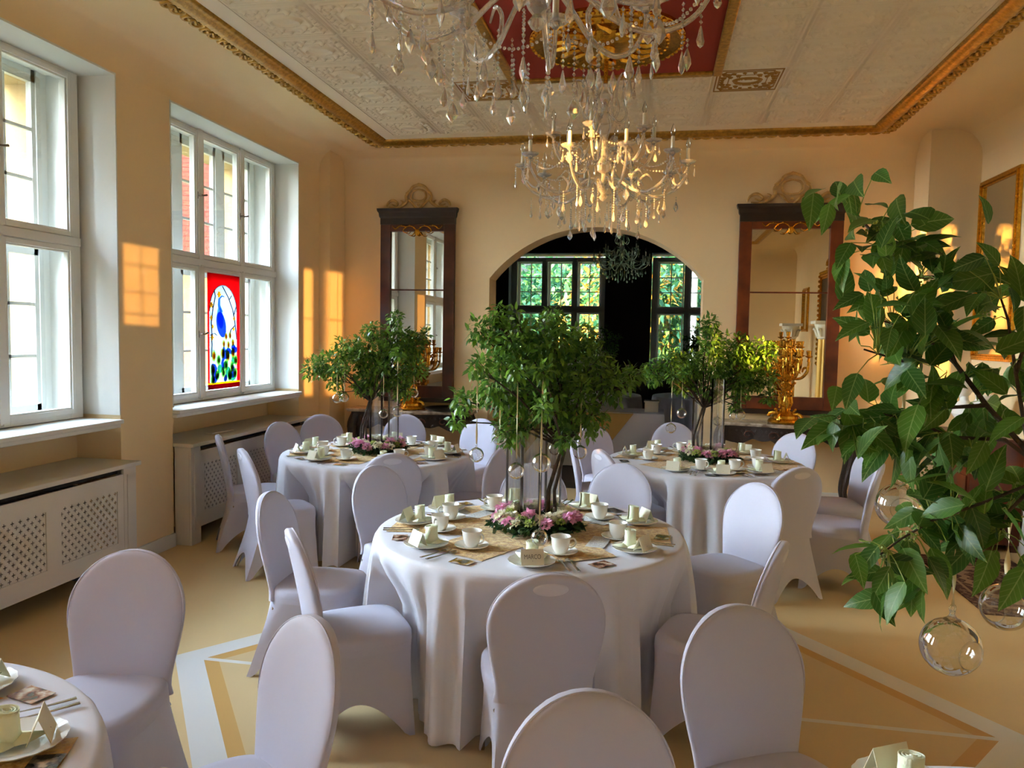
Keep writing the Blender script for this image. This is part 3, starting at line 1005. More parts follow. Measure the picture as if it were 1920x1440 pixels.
# ------------------------------------------------------------------ outside: neighbouring houses, garden, trees
struct(MB().box(-120, 90, -60, 160, -2.2, -2.0).obj('ground_garden', M_GROUND, smooth=False))
def house(label, x, y, w, d, eave, ridge, rz):
    h = root('house', label, 'house', (x, y, -2.0), rz)
    MB().box(0, w, 0, d, 0, eave).obj('wall', M_HOUSE, h, smooth=False)
    rf = MB()
    rf.add([(-0.4, -0.4, eave - 0.1), (w + 0.4, -0.4, eave - 0.1), (w + 0.4, d / 2, ridge), (-0.4, d / 2, ridge), (w + 0.4, d + 0.4, eave - 0.1), (-0.4, d + 0.4, eave - 0.1)],
           [(0, 1, 2, 3), (3, 2, 4, 5), (0, 3, 5), (1, 4, 2)])
    rf.obj('roof', M_ROOF, h, smooth=False)
    MB().box(-0.45, w + 0.45, -0.5, -0.38, eave - 0.3, eave - 0.08).obj('gutter', mat('zinc_gutter', '6F7780', 0.5), h, smooth=False)
    for k in range(3):
        x0 = w * (0.15 + 0.3 * k)
        MB().box(x0, x0 + 0.9, -0.03, 0.02, 1.5, 3.0).obj('window', mat('dark_window', '5A6570', 0.2), h, smooth=False)
    return h
house('cream house with a steep red tiled roof beyond the window beside the stained glass', -22.5, 21.5, 11.5, 9, 6.2, 12.5, 0.5)
house('distant house with a grey roof low on the skyline beyond the nearest window', -34, 16.5, 8, 7, 3.6, 6.0, 0.9)
def garden_tree(label, x, y, zc, r, seed, yel=0.0, n=1500, size=0.16, trunk=True, group=None):
    t = root('garden_tree', label, 'tree', (x, y, -2.0), group=group)
    bl = []
    q = random.Random(seed)
    for k in range(9):
        bl.append((q.uniform(-.5, .5) * r, q.uniform(-.5, .5) * r, zc + 2.0 + q.uniform(-.6, .6) * r, r * q.uniform(.45, .7)))
    tot = sum(c[3] ** 2 for c in bl)
    P, D, Nn, Sz = cloud(bl, n / tot, size, seed)
    leaves_mesh('foliage', P, D, Nn, Sz, M_LEAFOUT, TPL2, t, M_LEAFYEL, yel, seed)['kind'] = 'stuff'
    MB().tube([(0, 0, 0), (0.1, 0, (zc + 2) * .5), (0, 0, zc + 2)], [0.16, 0.12, 0.05], 8).obj('trunk', M_BARK, t)
    return t
garden_tree('slim tree standing outside below the stained glass window', -11.3, 14.2, 0.9, 1.3, 3, n=1500, size=0.10)
garden_tree('small tree outside at the foot of the nearest window', -16.5, 12.3, 0.3, 1.4, 4, n=1200, size=0.12)
TREEG = 'trees behind the far room windows'
garden_tree('green tree filling the left casement of the far room window', -5.4, 26.0, 2.2, 3.0, 11, n=4200, size=0.30, group=TREEG)
garden_tree('green tree behind the middle casement of the far room window', -2.6, 27.5, 2.4, 3.0, 12, 0.02, n=4200, size=0.30, group=TREEG)
garden_tree('tree with yellowing leaves behind the right casement of the far room window', -1.0, 25.0, 2.9, 2.1, 13, 0.35, n=2600, size=0.28, group=TREEG)
garden_tree('pale green tree behind the far window right of the dark pier', 1.4, 26.5, 2.2, 2.7, 14, 0.15, n=3600, size=0.30, group=TREEG)
garden_tree('yellow and green tree at the far right edge seen through the arch', 4.6, 25.0, 2.2, 2.6, 15, 0.35, n=3000, size=0.30, group=TREEG)
hb = root('garden_hedge', 'dense clipped hedge closing the garden beyond the far room', 'hedge', (-1, 31, -2.0))
P, D, Nn, Sz = cloud([(x * 1.5, 0, z, 1.7) for x in range(-7, 8) for z in (1.0, 3.4, 5.6)], 75, 0.42, 21)
leaves_mesh('foliage', P, D, Nn, Sz, M_LEAFOUT, TPL2, hb)['kind'] = 'stuff'
MB().tube([(0, 0, 0), (0, 0, 6.5)], 0.10, 10).obj('garden_mast', mat('cream_paint', 'EFE3C8', 0.6), None, loc=(1.05, 22.5, -2.0))
m_ = bpy.data.objects['garden_mast']
struct(MB().box(-15.0, -12.0, -6.55, 0.4, -2.0, 9.0).obj('sun_blocker_tall', M_HOUSE, smooth=False))  # added box out of view, keeps the sun off the farther windows
struct(MB().box(-8.5, -8.0, -6.2, -3.3, -2.0, 2.25).obj('sun_blocker_low', M_HOUSE, smooth=False))  # unseen low box added to cut off the bottom of the sunbeam
tag(m_, 'pale post standing outside the right-hand far window', 'post')

# ------------------------------------------------------------------ stained glass panel
def stain(name, col, mixf=0.45):
    m = bpy.data.materials.new(name)
    m.use_nodes = True
    n = m.node_tree
    n.nodes.clear()
    out = n.nodes.new('ShaderNodeOutputMaterial')
    a = n.nodes.new('ShaderNodeBsdfTransparent')
    a.inputs[0].default_value = srgb(col)
    c = n.nodes.new('ShaderNodeBsdfTranslucent')
    c.inputs[0].default_value = srgb(col)
    x = n.nodes.new('ShaderNodeMixShader')
    x.inputs[0].default_value = mixf
    n.links.new(a.outputs[0], x.inputs[1])
    n.links.new(c.outputs[0], x.inputs[2])
    n.links.new(x.outputs[0], out.inputs[0])
    return m
SG = dict(red=stain('red_glass', 'D83038'), pale=stain('pale_glass', 'B4C6DA', .35), blue=stain('blue_glass', '5577D8'), lblue=stain('light_blue_glass', '7FB2F0'),
          green=stain('green_glass', '6CC095'), lime=stain('lime_glass', 'D6E48C'), yel=stain('yellow_glass', 'F2B41E'), lead=mat('lead_line', '3A2A28', 0.6), ora=stain('orange_glass', 'D86A28'),
          dred=stain('dark_red_glass', '7E1420'))
WIN3Y = NICHES[2][0] + 0.03
sg = root('stained_glass_panel', 'stained glass panel of a blue peacock under a red arch in the window', 'stained glass', (XW + 0.020, WIN3Y + 0.87, 1.19), PI / 2)
W_, H_ = 0.55, 1.07
def flat(poly, d0, d1, name, m, parent=None):
    return MB().prism(poly, -d1, -d0).obj(name, m, parent or sg, smooth=False)
def ell(cx, cz, a, c, n=20, rot=0):
    return [(cx + a * math.cos(t) * math.cos(rot) - c * math.sin(t) * math.sin(rot), cz + a * math.cos(t) * math.sin(rot) + c * math.sin(t) * math.cos(rot)) for t in [2 * PI * k / n for k in range(n)]]
arc = [(0.26 + 0.235 * math.cos(PI - PI * k / 20), 0.72 + 0.25 * math.sin(PI * k / 20)) for k in range(21)]
bmr = MB()
bmr.prism([(0, 0.06), (0.025, 0.06)] + arc[:1] + [(0, 0.72)], -0.003, 0)
for (x0, z0), (x1, z1) in zip(arc[:-1], arc[1:]):
    bmr.prism([(x0, z0), (x1, z1), (x1, H_), (x0, H_)], -0.003, 0)
bmr.prism([(0, 0.72), (0.025, 0.72), (0.025, H_), (0, H_)], -0.003, 0)
bmr.prism([(0.495, 0.06), (W_, 0.06), (W_, H_), (0.495, H_)], -0.003, 0)
bmr.obj('red_border', SG['red'], sg, smooth=False)
flat([(0, 0), (W_, 0), (W_, 0.045), (0, 0.045)], 0, 0.003, 'lower_border', SG['dred'])
flat([(0, 0.045), (W_, 0.045), (W_, 0.062), (0, 0.062)], 0, 0.003, 'yellow_band', SG['yel'])
flat([(0.025, 0.062)] + arc + [(0.495, 0.062)], 0, 0.003, 'arched_field', SG['pale'])
q = MB()
rs = random.Random(5)
for k in range(26):
    x, z = rs.uniform(0.06, 0.46), rs.uniform(0.09, 0.40)
    if x + (0.46 - z) < 0.30: continue
    q.prism(ell(x, z, rs.uniform(.025, .05), rs.uniform(.03, .06), 7, rs.uniform(0, 3)), -0.0045, -0.0033, mi=k % 3)
q.obj('tail_ground', [SG['blue'], SG['green'], SG['blue']], sg, smooth=False)
eyes = [(0.09, 0.31), (0.17, 0.27), (0.07, 0.18), (0.15, 0.13), (0.25, 0.15), (0.24, 0.33), (0.33, 0.30), (0.30, 0.22), (0.40, 0.20), (0.42, 0.33), (0.36, 0.11), (0.46, 0.14), (0.34, 0.41), (0.26, 0.42), (0.42, 0.43), (0.07, 0.09), (0.47, 0.26), (0.30, 0.49), (0.37, 0.50)]
for x, z in eyes:
    s = 0.9 if z > 0.35 else 1.25
    e = MB().prism(ell(x, z, .030 * s, .042 * s, 16), -0.0062, -0.0048).obj('tail_eye', SG['lime'], sg, smooth=False)
    MB().prism(ell(x, z, .021 * s, .030 * s, 14), -0.0072, -0.0064).obj('eye_ring', SG['green'] if z < 0.3 else SG['yel'], e, smooth=False)
    MB().prism(ell(x, z - .004, .012 * s, .018 * s, 12), -0.0082, -0.0074).obj('eye_centre', SG['ora'], e, smooth=False)
flat(ell(0.22, 0.60, 0.075, 0.125, 24, 0.35), 0.0035, 0.006, 'peacock_body', SG['blue'])
flat(ell(0.20, 0.66, 0.05, 0.10, 24, 0.2), 0.0062, 0.007, 'peacock_breast', SG['lblue'])
MB().tube([(0.20, -0.006, 0.72), (0.17, -0.006, 0.78), (0.18, -0.006, 0.84), (0.23, -0.006, 0.87), (0.27, -0.006, 0.86)], [.03, .02, .015, .016, .006], 8, flat=0.15).obj('peacock_neck', SG['lblue'], sg)
q = MB()
for pts in ([(0.06, 0.50), (0.05, 0.62), (0.08, 0.75), (0.12, 0.86), (0.10, 0.92)], [(0.49, 0.46), (0.46, 0.60), (0.42, 0.74), (0.34, 0.86), (0.24, 0.96)], [(0.46, 0.60), (0.38, 0.55), (0.36, 0.50)],
            [(0.44, 0.70), (0.48, 0.78)], [(0.08, 0.75), (0.04, 0.80)], [(0.36, 0.84), (0.40, 0.88)], [(0.03, 0.50), (0.10, 0.52), (0.14, 0.50)], [(0.05, 0.30), (0.06, 0.42), (0.05, 0.50)]):
    q.tube([(x, -0.007, z) for x, z in pts], 0.006, 6, flat=0.3)
q.tube([(x, -0.005, z) for x, z in arc], 0.005, 6, flat=0.5)
q.obj('branch_lines', SG['lead'], sg)
for x, z, s in [(0.18, 0.88, .045), (0.05, 0.78, .04), (0.05, 0.66, .035), (0.06, 0.48, .04), (0.44, 0.66, .032), (0.43, 0.56, .03), (0.07, 0.58, .03)]:
    star = [(x + s * (1 if k % 2 == 0 else .5) * math.cos(k * PI / 6), z + s * (1 if k % 2 == 0 else .5) * math.sin(k * PI / 6)) for k in range(12)]
    flat(star, 0.0078, 0.0086, 'yellow_flower', SG['yel'])

# ------------------------------------------------------------------ radiator covers
def lattice(w, h, cell=0.0285):
    """sheet with staggered four-lobed holes, in local x (0..w) and z (0..h)"""
    m = MB()
    nx, nz = int(w / cell), int(h / cell)
    cw, ch = w / nx, h / nz
    for j in range(nz):
        for i in range(nx):
            x0, z0 = i * cw, j * ch
            c = (x0 + cw / 2, z0 + ch / 2)
            if (i + j) % 2:
                m.add([(x0, 0, z0), (x0 + cw, 0, z0), (x0 + cw, 0, z0 + ch), (x0, 0, z0 + ch)], [(0, 1, 2, 3)])
                continue
            N = 24
            hole, sq = [], []
            for k in range(N):
                a = 2 * PI * k / N + PI / 4
                r = 0.0098 + 0.0052 * math.cos(4 * (a))
                hole.append((c[0] + r * math.cos(a), 0, c[1] + r * math.sin(a)))
                f = 1 / max(abs(math.cos(a)), abs(math.sin(a)))
                sq.append((c[0] + cw / 2 * f * math.cos(a), 0, c[1] + ch / 2 * f * math.sin(a)))
            m.add(hole + sq, [(k, N + k, N + (k + 1) % N, (k + 1) % N) for k in range(N)])
    return m
def radiator_cover(label, y0, y1, xf, top, lid_gap=None):
    L = y1 - y0
    r = root('radiator_cover', label, 'radiator cover', (xf, y0, 0), PI / 2)   # local x -> +Y, local y -> -X (into the niche)
    D = 0.36
    # end posts with returns
    for x0, x1 in ((0, 0.13), (L - 0.13, L)):
        p = MB().box(x0, x1, 0.0, 0.02, 0, top - 0.03)
        xe = (x0, x0 + 0.02) if x0 == 0 else (x1 - 0.02, x1)
        p.box(xe[0], xe[1], 0.02, 0.15, 0, top - 0.03)
        p.box(x0 + 0.03, x0 + 0.05, -0.008, 0, 0.12, top - 0.08)
        p.obj('corner_post', M_RAD, r, smooth=False, bevel=0.003)
    z0, z1 = 0.13, top - 0.075
    panels = []
    n = 3
    inner = L - 0.26
    pw = inner / n
    b = MB()
    for k in range(n):
        xa, xb = 0.13 + k * pw, 0.13 + (k + 1) * pw
        ha, hb, hz0, hz1 = xa + 0.06, xb - 0.06, z0 + 0.12, z1 - 0.11
        b.box(xa, xb, 0.004, 0.018, z0, hz0).box(xa, xb, 0.004, 0.018, hz1, z1).box(xa, ha, 0.004, 0.018, hz0, hz1).box(hb, xb, 0.004, 0.018, hz0, hz1)
        panels.append((ha, hb, hz0, hz1))
    b.obj('front_board', M_RAD, r, smooth=False)
    for ha, hb, hz0, hz1 in panels:
        o = lattice(hb - ha, hz1 - hz0).obj('lattice_panel', M_RAD, r, smooth=False, loc=(ha, 0.012, hz0), solid=0.004)
    MB().box(-0.02, L + 0.02, -0.03, D + 0.13, top - 0.03, top).obj('lid', M_RAD, r, smooth=False, bevel=0.004)
    MB().box(0.13, L - 0.13, 0.05, 0.06, z1 + 0.002, top - 0.03).obj('top_slot_shade', M_DARKVOID, r, smooth=False)  # dark strip painted as shade in the gap below the lid
    # radiator inside
    q = MB()
    nx = int((L - 0.5) / 0.06)
    for k in range(nx):
        x = 0.25 + k * 0.06
        q.box(x, x + 0.04, 0.16, 0.32, 0.12, 0.66)
    q.box(0.25, 0.27, 0.18, 0.30, 0.0, 0.14).box(L - 0.30, L - 0.28, 0.18, 0.30, 0.0, 0.14)
    q.obj('radiator', mat('radiator_enamel', '6A6460', 0.6), r, smooth=False)
    return r
radiator_cover('white lattice radiator cover at the left edge under the nearest window', 2.72, 4.90, -3.62, 0.80)
radiator_cover('white lattice radiator cover under the stained glass window behind the chairs', 5.57, 7.73, -3.62, 0.83)
radiator_cover('white lattice radiator cover under the rearmost window behind the camera', -0.15, 2.02, -3.62, 0.80)
b = MB().box(0, 0.30, -0.04, 0.04, 0, 0.012)
tag(b.obj('loose_board', M_RAD, None, smooth=False, loc=(-3.80, 6.1, 0.832), rot=(0, 0, 1.45), bevel=0.002), 'loose painted board lying on the radiator cover behind the leaning chair', 'board')

# ------------------------------------------------------------------ tall wall mirrors
def crest(w):
    m = MB()
    h = w * 0.36
    for s in (-1, 1):
        m.stube([(s * w * x, 0, h * z) for x, z in [(0.50, 0.10), (0.47, 0.26), (0.40, 0.34), (0.33, 0.22), (0.36, 0.12), (0.42, 0.18)]], [0.0078, 0.0143, 0.0182, 0.0156, 0.0117, 0.0065], 7)
        m.stube([(s * w * x, 0, h * z) for x, z in [(0.46, 0.06), (0.34, 0.04), (0.26, 0.12), (0.19, 0.30), (0.20, 0.52), (0.15, 0.66)]], [0.0078, 0.0130, 0.0182, 0.0208, 0.0156, 0.0104], 7)
        m.stube([(s * w * x, 0, h * z) for x, z in [(0.20, 0.62), (0.14, 0.74), (0.09, 0.90), (0.0, 0.98)]], [0.0091, 0.0143, 0.0169, 0.0195], 7)
        m.stube([(s * w * x, 0, h * z) for x, z in [(0.0, 0.30), (0.08, 0.34), (0.115, 0.50), (0.09, 0.70), (0.0, 0.78)]], [0.0130, 0.0143, 0.0130, 0.0130, 0.0104], 7)
        m.stube([(s * w * x, 0, h * z) for x, z in [(0.02, 0.0), (0.07, 0.12), (0.11, 0.26), (0.17, 0.34)]], [0.0117, 0.0156, 0.0156, 0.0078], 7)
        m.stube([(s * w * x, 0, h * z) for x, z in [(0.28, 0.10), (0.24, 0.26), (0.28, 0.34)]], [0.0078, 0.0130, 0.0052], 6)
    m.ball((0, 0, h * 0.98), 0.022, 8)
    m.ball((0, 0, h * 0.16), 0.018, 8)
    return m
def applique(w):
    m = MB()
    m.ball((0, 0, -0.035), 0.026, 8, sq=(1, .5, 1.3))
    for s in (-1, 1):
        m.stube([(s * x, 0, z) for x, z in [(0.01, -0.01), (0.05, 0.025), (0.10, 0.02), (0.13, -0.02), (0.10, -0.04), (0.075, -0.02)]], [0.006, 0.009, 0.010, 0.009, 0.007, 0.004], 6, flat=0.6)
        m.stube([(s * x, 0, z) for x, z in [(0.09, 0.02), (w * 0.32, 0.028), (w * 0.40, 0.0), (w * 0.46, 0.03)]], [0.007, 0.010, 0.009, 0.004], 6, flat=0.6)
        m.stube([(s * x, 0, z) for x, z in [(0.02, -0.03), (0.045, -0.065), (0.08, -0.06)]], [0.007, 0.009, 0.004], 6, flat=0.6)
        for k in range(5):
            m.ball((s * (0.03 + k * 0.038 * w / 0.5), 0, 0.012 + 0.018 * (k % 2)), 0.010, 6)
    return m
def wall_mirror(label, x0, x1, gx0, gx1, wood, z0=0.94, z1=3.17, gz0=1.13, gz1=2.91):
    yw = YB - 0.003
    r = root('pier_mirror', label, 'mirror', ((x0 + x1) / 2, yw, z0))
    cx = (x0 + x1) / 2
    a, c = x0 - cx, x1 - cx
    ga, gc = gx0 - cx, gx1 - cx
    H = z1 - z0
    ga_, gc_, gz0_, gz1_ = ga, gc, gz0 - z0, gz1 - z0
    f = MB()
    f.box(a, ga_, -0.055, 0, 0.05, H - 0.18).box(gc_, c, -0.055, 0, 0.05, H - 0.18).box(ga_, gc_, -0.055, 0, 0.05, gz0_).box(ga_, gc_, -0.055, 0, gz1_, H - 0.18)
    f.obj('frame', wood, r, smooth=False, bevel=0.006)
    MB().box(a - 0.01, c + 0.01, -0.07, 0, 0, 0.05).obj('foot_rail', M_WOODD, r, smooth=False, bevel=0.006)
    hd = MB()
    w0 = c - a
    prof = [(0.0, 0), (0.0, 0.07), (0.012, 0.09), (0.016, 0.13), (0.03, 0.15), (0.035, 0.18)]
    for (e0, h0), (e1, h1) in zip(prof[:-1], prof[1:]):
        zb, zt = H - 0.18 + h0, H - 0.18 + h1
        v = [(a - e0, -0.06 - e0, zb), (c + e0, -0.06 - e0, zb), (c + e0, 0, zb), (a - e0, 0, zb), (a - e1, -0.06 - e1, zt), (c + e1, -0.06 - e1, zt), (c + e1, 0, zt), (a - e1, 0, zt)]
        hd.add(v, [(0, 3, 2, 1), (4, 5, 6, 7), (0, 1, 5, 4), (1, 2, 6, 5), (2, 3, 7, 6), (3, 0, 4, 7)])
    hd.obj('cornice', M_WOODD, r, smooth=False)
    MB().box(ga_, gc_, -0.022, -0.018, gz0_, gz1_).obj('mirror_glass', M_MIRROR, r, smooth=False)
    zb = 2.24 - z0
    MB().box(ga_, gc_, -0.034, -0.022, zb - 0.008, zb + 0.008).obj('glazing_bar', wood, r, smooth=False)
    applique(min(w0, 0.5)).obj('gilt_mount', M_GOLDB, r, loc=(0, -0.062, H - 0.232)).scale = (1.3, 1, 1.15)
    crest(w0 * 0.86).obj('gilt_crest', M_GOLDP, r, loc=(0, -0.02, H + 0.005))
    return r
wall_mirror('narrow tall mirror in a dark wood frame left of the arch', -3.17, -2.28, -3.05, -2.41, M_WOOD)
wall_mirror('wide tall mirror in a red mahogany frame right of the arch', 0.855, 1.905, 0.985, 1.775, M_WOODR)

# ------------------------------------------------------------------ console tables
def console(label, x0, x1, carved=True):
    cx = (x0 + x1) / 2
    w = (x1 - x0) / 2
    r = root('console_table', label, 'console table', (cx, YB - 0.03, 0))
    D = 0.46
    n = 40
    def front(t):     # serpentine front edge
        return -D * (0.80 + 0.16 * math.cos(PI * t) ** 2 + 0.06 * math.cos(3 * PI * t))
    pts = [(-w + 2 * w * k / n, front(-0.5 + k / n)) for k in range(n + 1)]
    def slab(z0, z1, grow):
        P = [((w + grow) * x / w, y - grow) for x, y in pts] + [(w + grow, 0), (-w - grow, 0)]
        return [(x, y, z0) for x, y in P], [(x, y, z1) for x, y in P]
    m = MB()
    a, b_ = slab(0.835, 0.85, -0.012)
    c, d_ = slab(0.85, 0.872, 0.0)
    m.rings([a, b_, c, d_])
    m.obj('marble_top', M_MARBLE, r, smooth=False, bevel=0.003)
    ap_ = MB()
    zt = 0.835
    N = 60
    top, bot = [], []
    for k in range(N + 1):
        t = -0.5 + k / N
        x = 2 * t * (w - 0.06)
        y = front(t) + 0.05
        drop = 0.13 + 0.07 * math.exp(-(t / 0.09) ** 2) + 0.025 * abs(math.sin(t * 24)) + 0.05 * math.exp(-((abs(t) - 0.38) / 0.06) ** 2)
        top.append((x, y, zt))
        bot.append((x, y, zt - drop))
    v = top + bot + [(x, y + 0.03, z) for x, y, z in top] + [(x, y + 0.03, z) for x, y, z in bot]
    M = N + 1
    F = []
    for k in range(N):
        F += [(k, k + M, k + M + 1, k + 1), (2 * M + k, 2 * M + k + 1, 3 * M + k + 1, 3 * M + k), (k, k + 1, 2 * M + k + 1, 2 * M + k), (M + k, 3 * M + k, 3 * M + k + 1, M + k + 1)]
    ap_.add(v, F)
    for s in (-1, 1):     # side aprons
        ap_.box(s * (w - 0.06) - 0.015, s * (w - 0.06) + 0.015, front(0.5) + 0.06, -0.01, zt - 0.16, zt)
    for k in range(26):
        t = -0.46 + 0.92 * k / 25
        ap_.ball((2 * t * (w - 0.06), front(t) + 0.048, zt - 0.05), 0.011, 6)
    ap_.obj('carved_apron', M_CARVE, r, sharp=30)
    for s in (-1, 1):
        for cxx in (0.22, 0.55):
            sc = MB().tube([(s * cxx * w + 0.06 * math.cos(a) * (1 - a / 9), front(cxx / 2) + 0.04, zt - 0.09 + 0.045 * math.sin(a) * (1 - a / 9)) for a in [k * 0.6 for k in range(11)]], 0.008, 6)
            sc.obj('carved_scroll', M_WOOD, r)
    sc = MB().tube([(0.07 * math.cos(a), front(0) + 0.04, zt - 0.12 + 0.06 * math.sin(a)) for a in [k * 0.5 for k in range(13)]], 0.009, 6)
    sc.obj('carved_scroll', M_WOOD, r)
    for s in (-1, 1):
        for yy, f in ((front(0.5) + 0.10, 1), (-0.07, 0)):
            x = s * (w - 0.09)
            MB().stube([(x, yy, 0.80), (x + s * 0.045, yy - 0.03 * f, 0.66), (x + s * 0.01, yy, 0.42), (x - s * 0.035, yy + 0.02 * f, 0.20), (x - s * 0.01, yy, 0.06), (x + s * 0.03, yy - 0.02 * f, 0.012)],
                      [0.06, 0.055, 0.036, 0.024, 0.026, 0.012], 8).obj('leg', M_CARVE, r)
    return r
console('dark carved console table with a marble top under the narrow left mirror', -3.45, -1.98)
console('dark carved console table with a pale marble top under the wide right mirror', 0.66, 2.10)

# black round tray on the left console
tr_ = MB().lathe([(0.001, 0.0), (0.20, 0.0), (0.24, 0.012), (0.27, 0.035), (0.262, 0.037), (0.235, 0.018), (0.20, 0.008), (0.001, 0.008)], 40, caps=(False, False))
tag(tr_.obj('serving_tray', M_BLACK, None, loc=(-2.28, 8.44, 0.873)), 'black round tray on the marble of the left console table', 'tray')

# ------------------------------------------------------------------ candelabra
def candelabrum(label, loc, rz=0, s=1.0):
    r = root('candelabrum', label, 'candelabrum', loc, rz)
    b = MB()
    b.lathe([(0.155, 0), (0.165, 0.015), (0.15, 0.035), (0.125, 0.045), (0.12, 0.07), (0.085, 0.09), (0.06, 0.11), (0.04, 0.13), (0.03, 0.15)], 24, caps=(True, True))
    for k in range(4):
        a = k * PI / 2 + PI / 4
        b.tube([((0.10 + 0.07 * math.cos(t)) * math.cos(a), (0.10 + 0.07 * math.cos(t)) * math.sin(a), 0.055 + 0.045 * math.sin(t) * (1 - t / 12)) for t in [q * 0.6 for q in range(10)]], 0.016, 7)
    b.obj('foot', M_GOLDB, r)
    c = MB()
    c.lathe([(0.03, 0.15), (0.05, 0.17), (0.035, 0.19), (0.022, 0.24), (0.03, 0.30), (0.05, 0.33), (0.06, 0.36), (0.045, 0.40), (0.07, 0.43), (0.075, 0.47), (0.05, 0.50), (0.022, 0.54), (0.018, 0.64), (0.04, 0.66), (0.03, 0.70), (0.018, 0.74), (0.03, 0.78), (0.001, 0.80)], 18)
    c.obj('stem', M_GOLDB, r)
    lf = MB()
    for z, n, rr_ in ((0.36, 8, 0.055), (0.50, 8, 0.045), (0.66, 6, 0.03), (0.10, 8, 0.07)):
        for k in range(n):
            a = 2 * PI * k / n
            lf.stube([(rr_ * math.cos(a), rr_ * math.sin(a), z - 0.02), ((rr_ + 0.018) * math.cos(a), (rr_ + 0.018) * math.sin(a), z + 0.02), ((rr_ + 0.034) * math.cos(a), (rr_ + 0.034) * math.sin(a), z + 0.03), ((rr_ + 0.036) * math.cos(a), (rr_ + 0.036) * math.sin(a), z + 0.018)], [0.012, 0.012, 0.008, 0.003], 6, k=3)
    lf.obj('acanthus_leaves', M_GOLDB, r)
    for k in range(3):
        a = 2 * PI * k / 3 + 0.4
        T = TR(0.055 * math.cos(a), 0.055 * math.sin(a), 0.14)
        p = MB()
        p.tube([(0, 0, 0), (0.01, 0, 0.05), (0, 0, 0.10), (0.004, 0, 0.14)], [0.012, 0.022, 0.024, 0.010], 8, T=T)
        p.ball((0.055 * math.cos(a), 0.055 * math.sin(a), 0.30), 0.018, 8)
        for s_ in (-1, 1):
            p.tube([(0.0, s_ * 0.015, 0.12), (0.005, s_ * 0.045, 0.13), (0.0, s_ * 0.055, 0.17)], [0.009, 0.008, 0.006], 6, T=T)
        p.obj('cherub', M_GOLDB, r)
    arms = [(9, 0.205, 0.48, 0.66, 0.0), (6, 0.13, 0.56, 0.75, 0.4), (1, 0.001, 0.74, 0.84, 0.0)]
    for n, R_, z0, z1, ph in arms:
        for k in range(n):
            a = 2 * PI * k / n + ph
            arm = MB()
            P = [(0.02, z0), (0.07, z0 - 0.05), (0.14 * R_ / 0.2, z0 - 0.04), (R_ * 0.95, z0 + 0.02), (R_, z1 - 0.09), (R_, z1 - 0.03)]
            arm.stube([(x * math.cos(a), x * math.sin(a), z) for x, z in P], [0.008, 0.012, 0.011, 0.012, 0.009, 0.007], 7)
            arm.tube([((0.10 + 0.03 * math.cos(t)) * math.cos(a), (0.10 + 0.03 * math.cos(t)) * math.sin(a), z0 + 0.0 + 0.03 * math.sin(t)) for t in [0, .8, 1.6, 2.4, 3.2, 4.0]], [0.005, .008, .009, .008, .006, .003], 6)
            T = TR(R_ * math.cos(a), R_ * math.sin(a), z1 - 0.03)
            arm.lathe([(0.008, 0), (0.03, 0.012), (0.034, 0.02), (0.014, 0.022), (0.018, 0.04), (0.022, 0.07), (0.017, 0.072), (0.012, 0.05)], 12, T=T)
            sg_ = 1 if k % 2 else -1
            for f_ in (0.45, 0.8):
                px_, pz_ = R_ * f_ * 0.9, z0 - 0.01 + 0.03 * f_
                arm.stube([(px_ * math.cos(a), px_ * math.sin(a), pz_), ((px_ + 0.012) * math.cos(a), (px_ + 0.012) * math.sin(a), pz_ + 0.035), ((px_ + 0.035) * math.cos(a), (px_ + 0.035) * math.sin(a), pz_ + 0.045), ((px_ + 0.04) * math.cos(a), (px_ + 0.04) * math.sin(a), pz_ + 0.025)], [0.006, 0.010, 0.008, 0.004], 6, k=3)
            arm.ball(((R_) * math.cos(a), (R_) * math.sin(a), z1 - 0.06), 0.014, 8, sq=(1, 1, 1.4))
            arm.obj('arm', M_GOLDB, r)
    r.scale = (s, s, s)
    return r
candelabrum('gilt many-armed candelabrum on the right console before the wide mirror', (1.36, 8.44, 0.873), 0.2, 1.08)
candelabrum('gilt candelabrum on the left console half hidden behind the tree', (-2.72, 8.46, 0.873), 0.5, 1.0)

# ------------------------------------------------------------------ right-hand wall: gilt mirror, cabinet, door, rug
def side_frame(name, label, cat, y0, y1, z0, z1, w=0.06, glassmat=M_MIRROR, ornate=False):
    r = root(name, label, cat, (XR - 0.002, y1, z0), -PI / 2)   # local x -> -Y, local y -> +X
    L, H = y1 - y0, z1 - z0
    f = MB()
    for d0, d1, t in ((0, w * 0.45, 0.030), (w * 0.45, w * 0.7, 0.045), (w * 0.7, w, 0.025)):
        f.box(d0, L - d0, -t, 0, d0, d1).box(d0, L - d0, -t, 0, H - d1, H - d0).box(d0, d1, -t, 0, d1, H - d1).box(L - d1, L - d0, -t, 0, d1, H - d1)
    if ornate:
        for k in range(int(L / 0.09)):
            f.ball((0.05 + k * 0.09, -0.04, H - 0.03), 0.035, 7)
            f.ball((0.05 + k * 0.09, -0.04, 0.03), 0.03, 7)
        for k in range(int(H / 0.09)):
            for x in (0.03, L - 0.03):
                f.ball((x, -0.04, 0.05 + k * 0.09), 0.032, 7)
        f.tube([(L / 2 + 0.16 * math.cos(t), -0.04, H + 0.08 + 0.09 * math.sin(t)) for t in [q * 0.5 for q in range(12)]], 0.03, 7)
    f.obj('gilt_frame', M_GOLDB, r, smooth=ornate, bevel=0 if ornate else 0.004)
    MB().box(w * 0.9, L - w * 0.9, -0.012, -0.006, w * 0.9, H - w * 0.9).obj('mirror_glass' if glassmat is M_MIRROR else 'canvas', glassmat, r, smooth=False)
    return r
side_frame('wall_mirror', 'slim gilt framed mirror on the right wall lit by the sun', 'mirror', 7.36, 8.20, 1.58, 3.27)
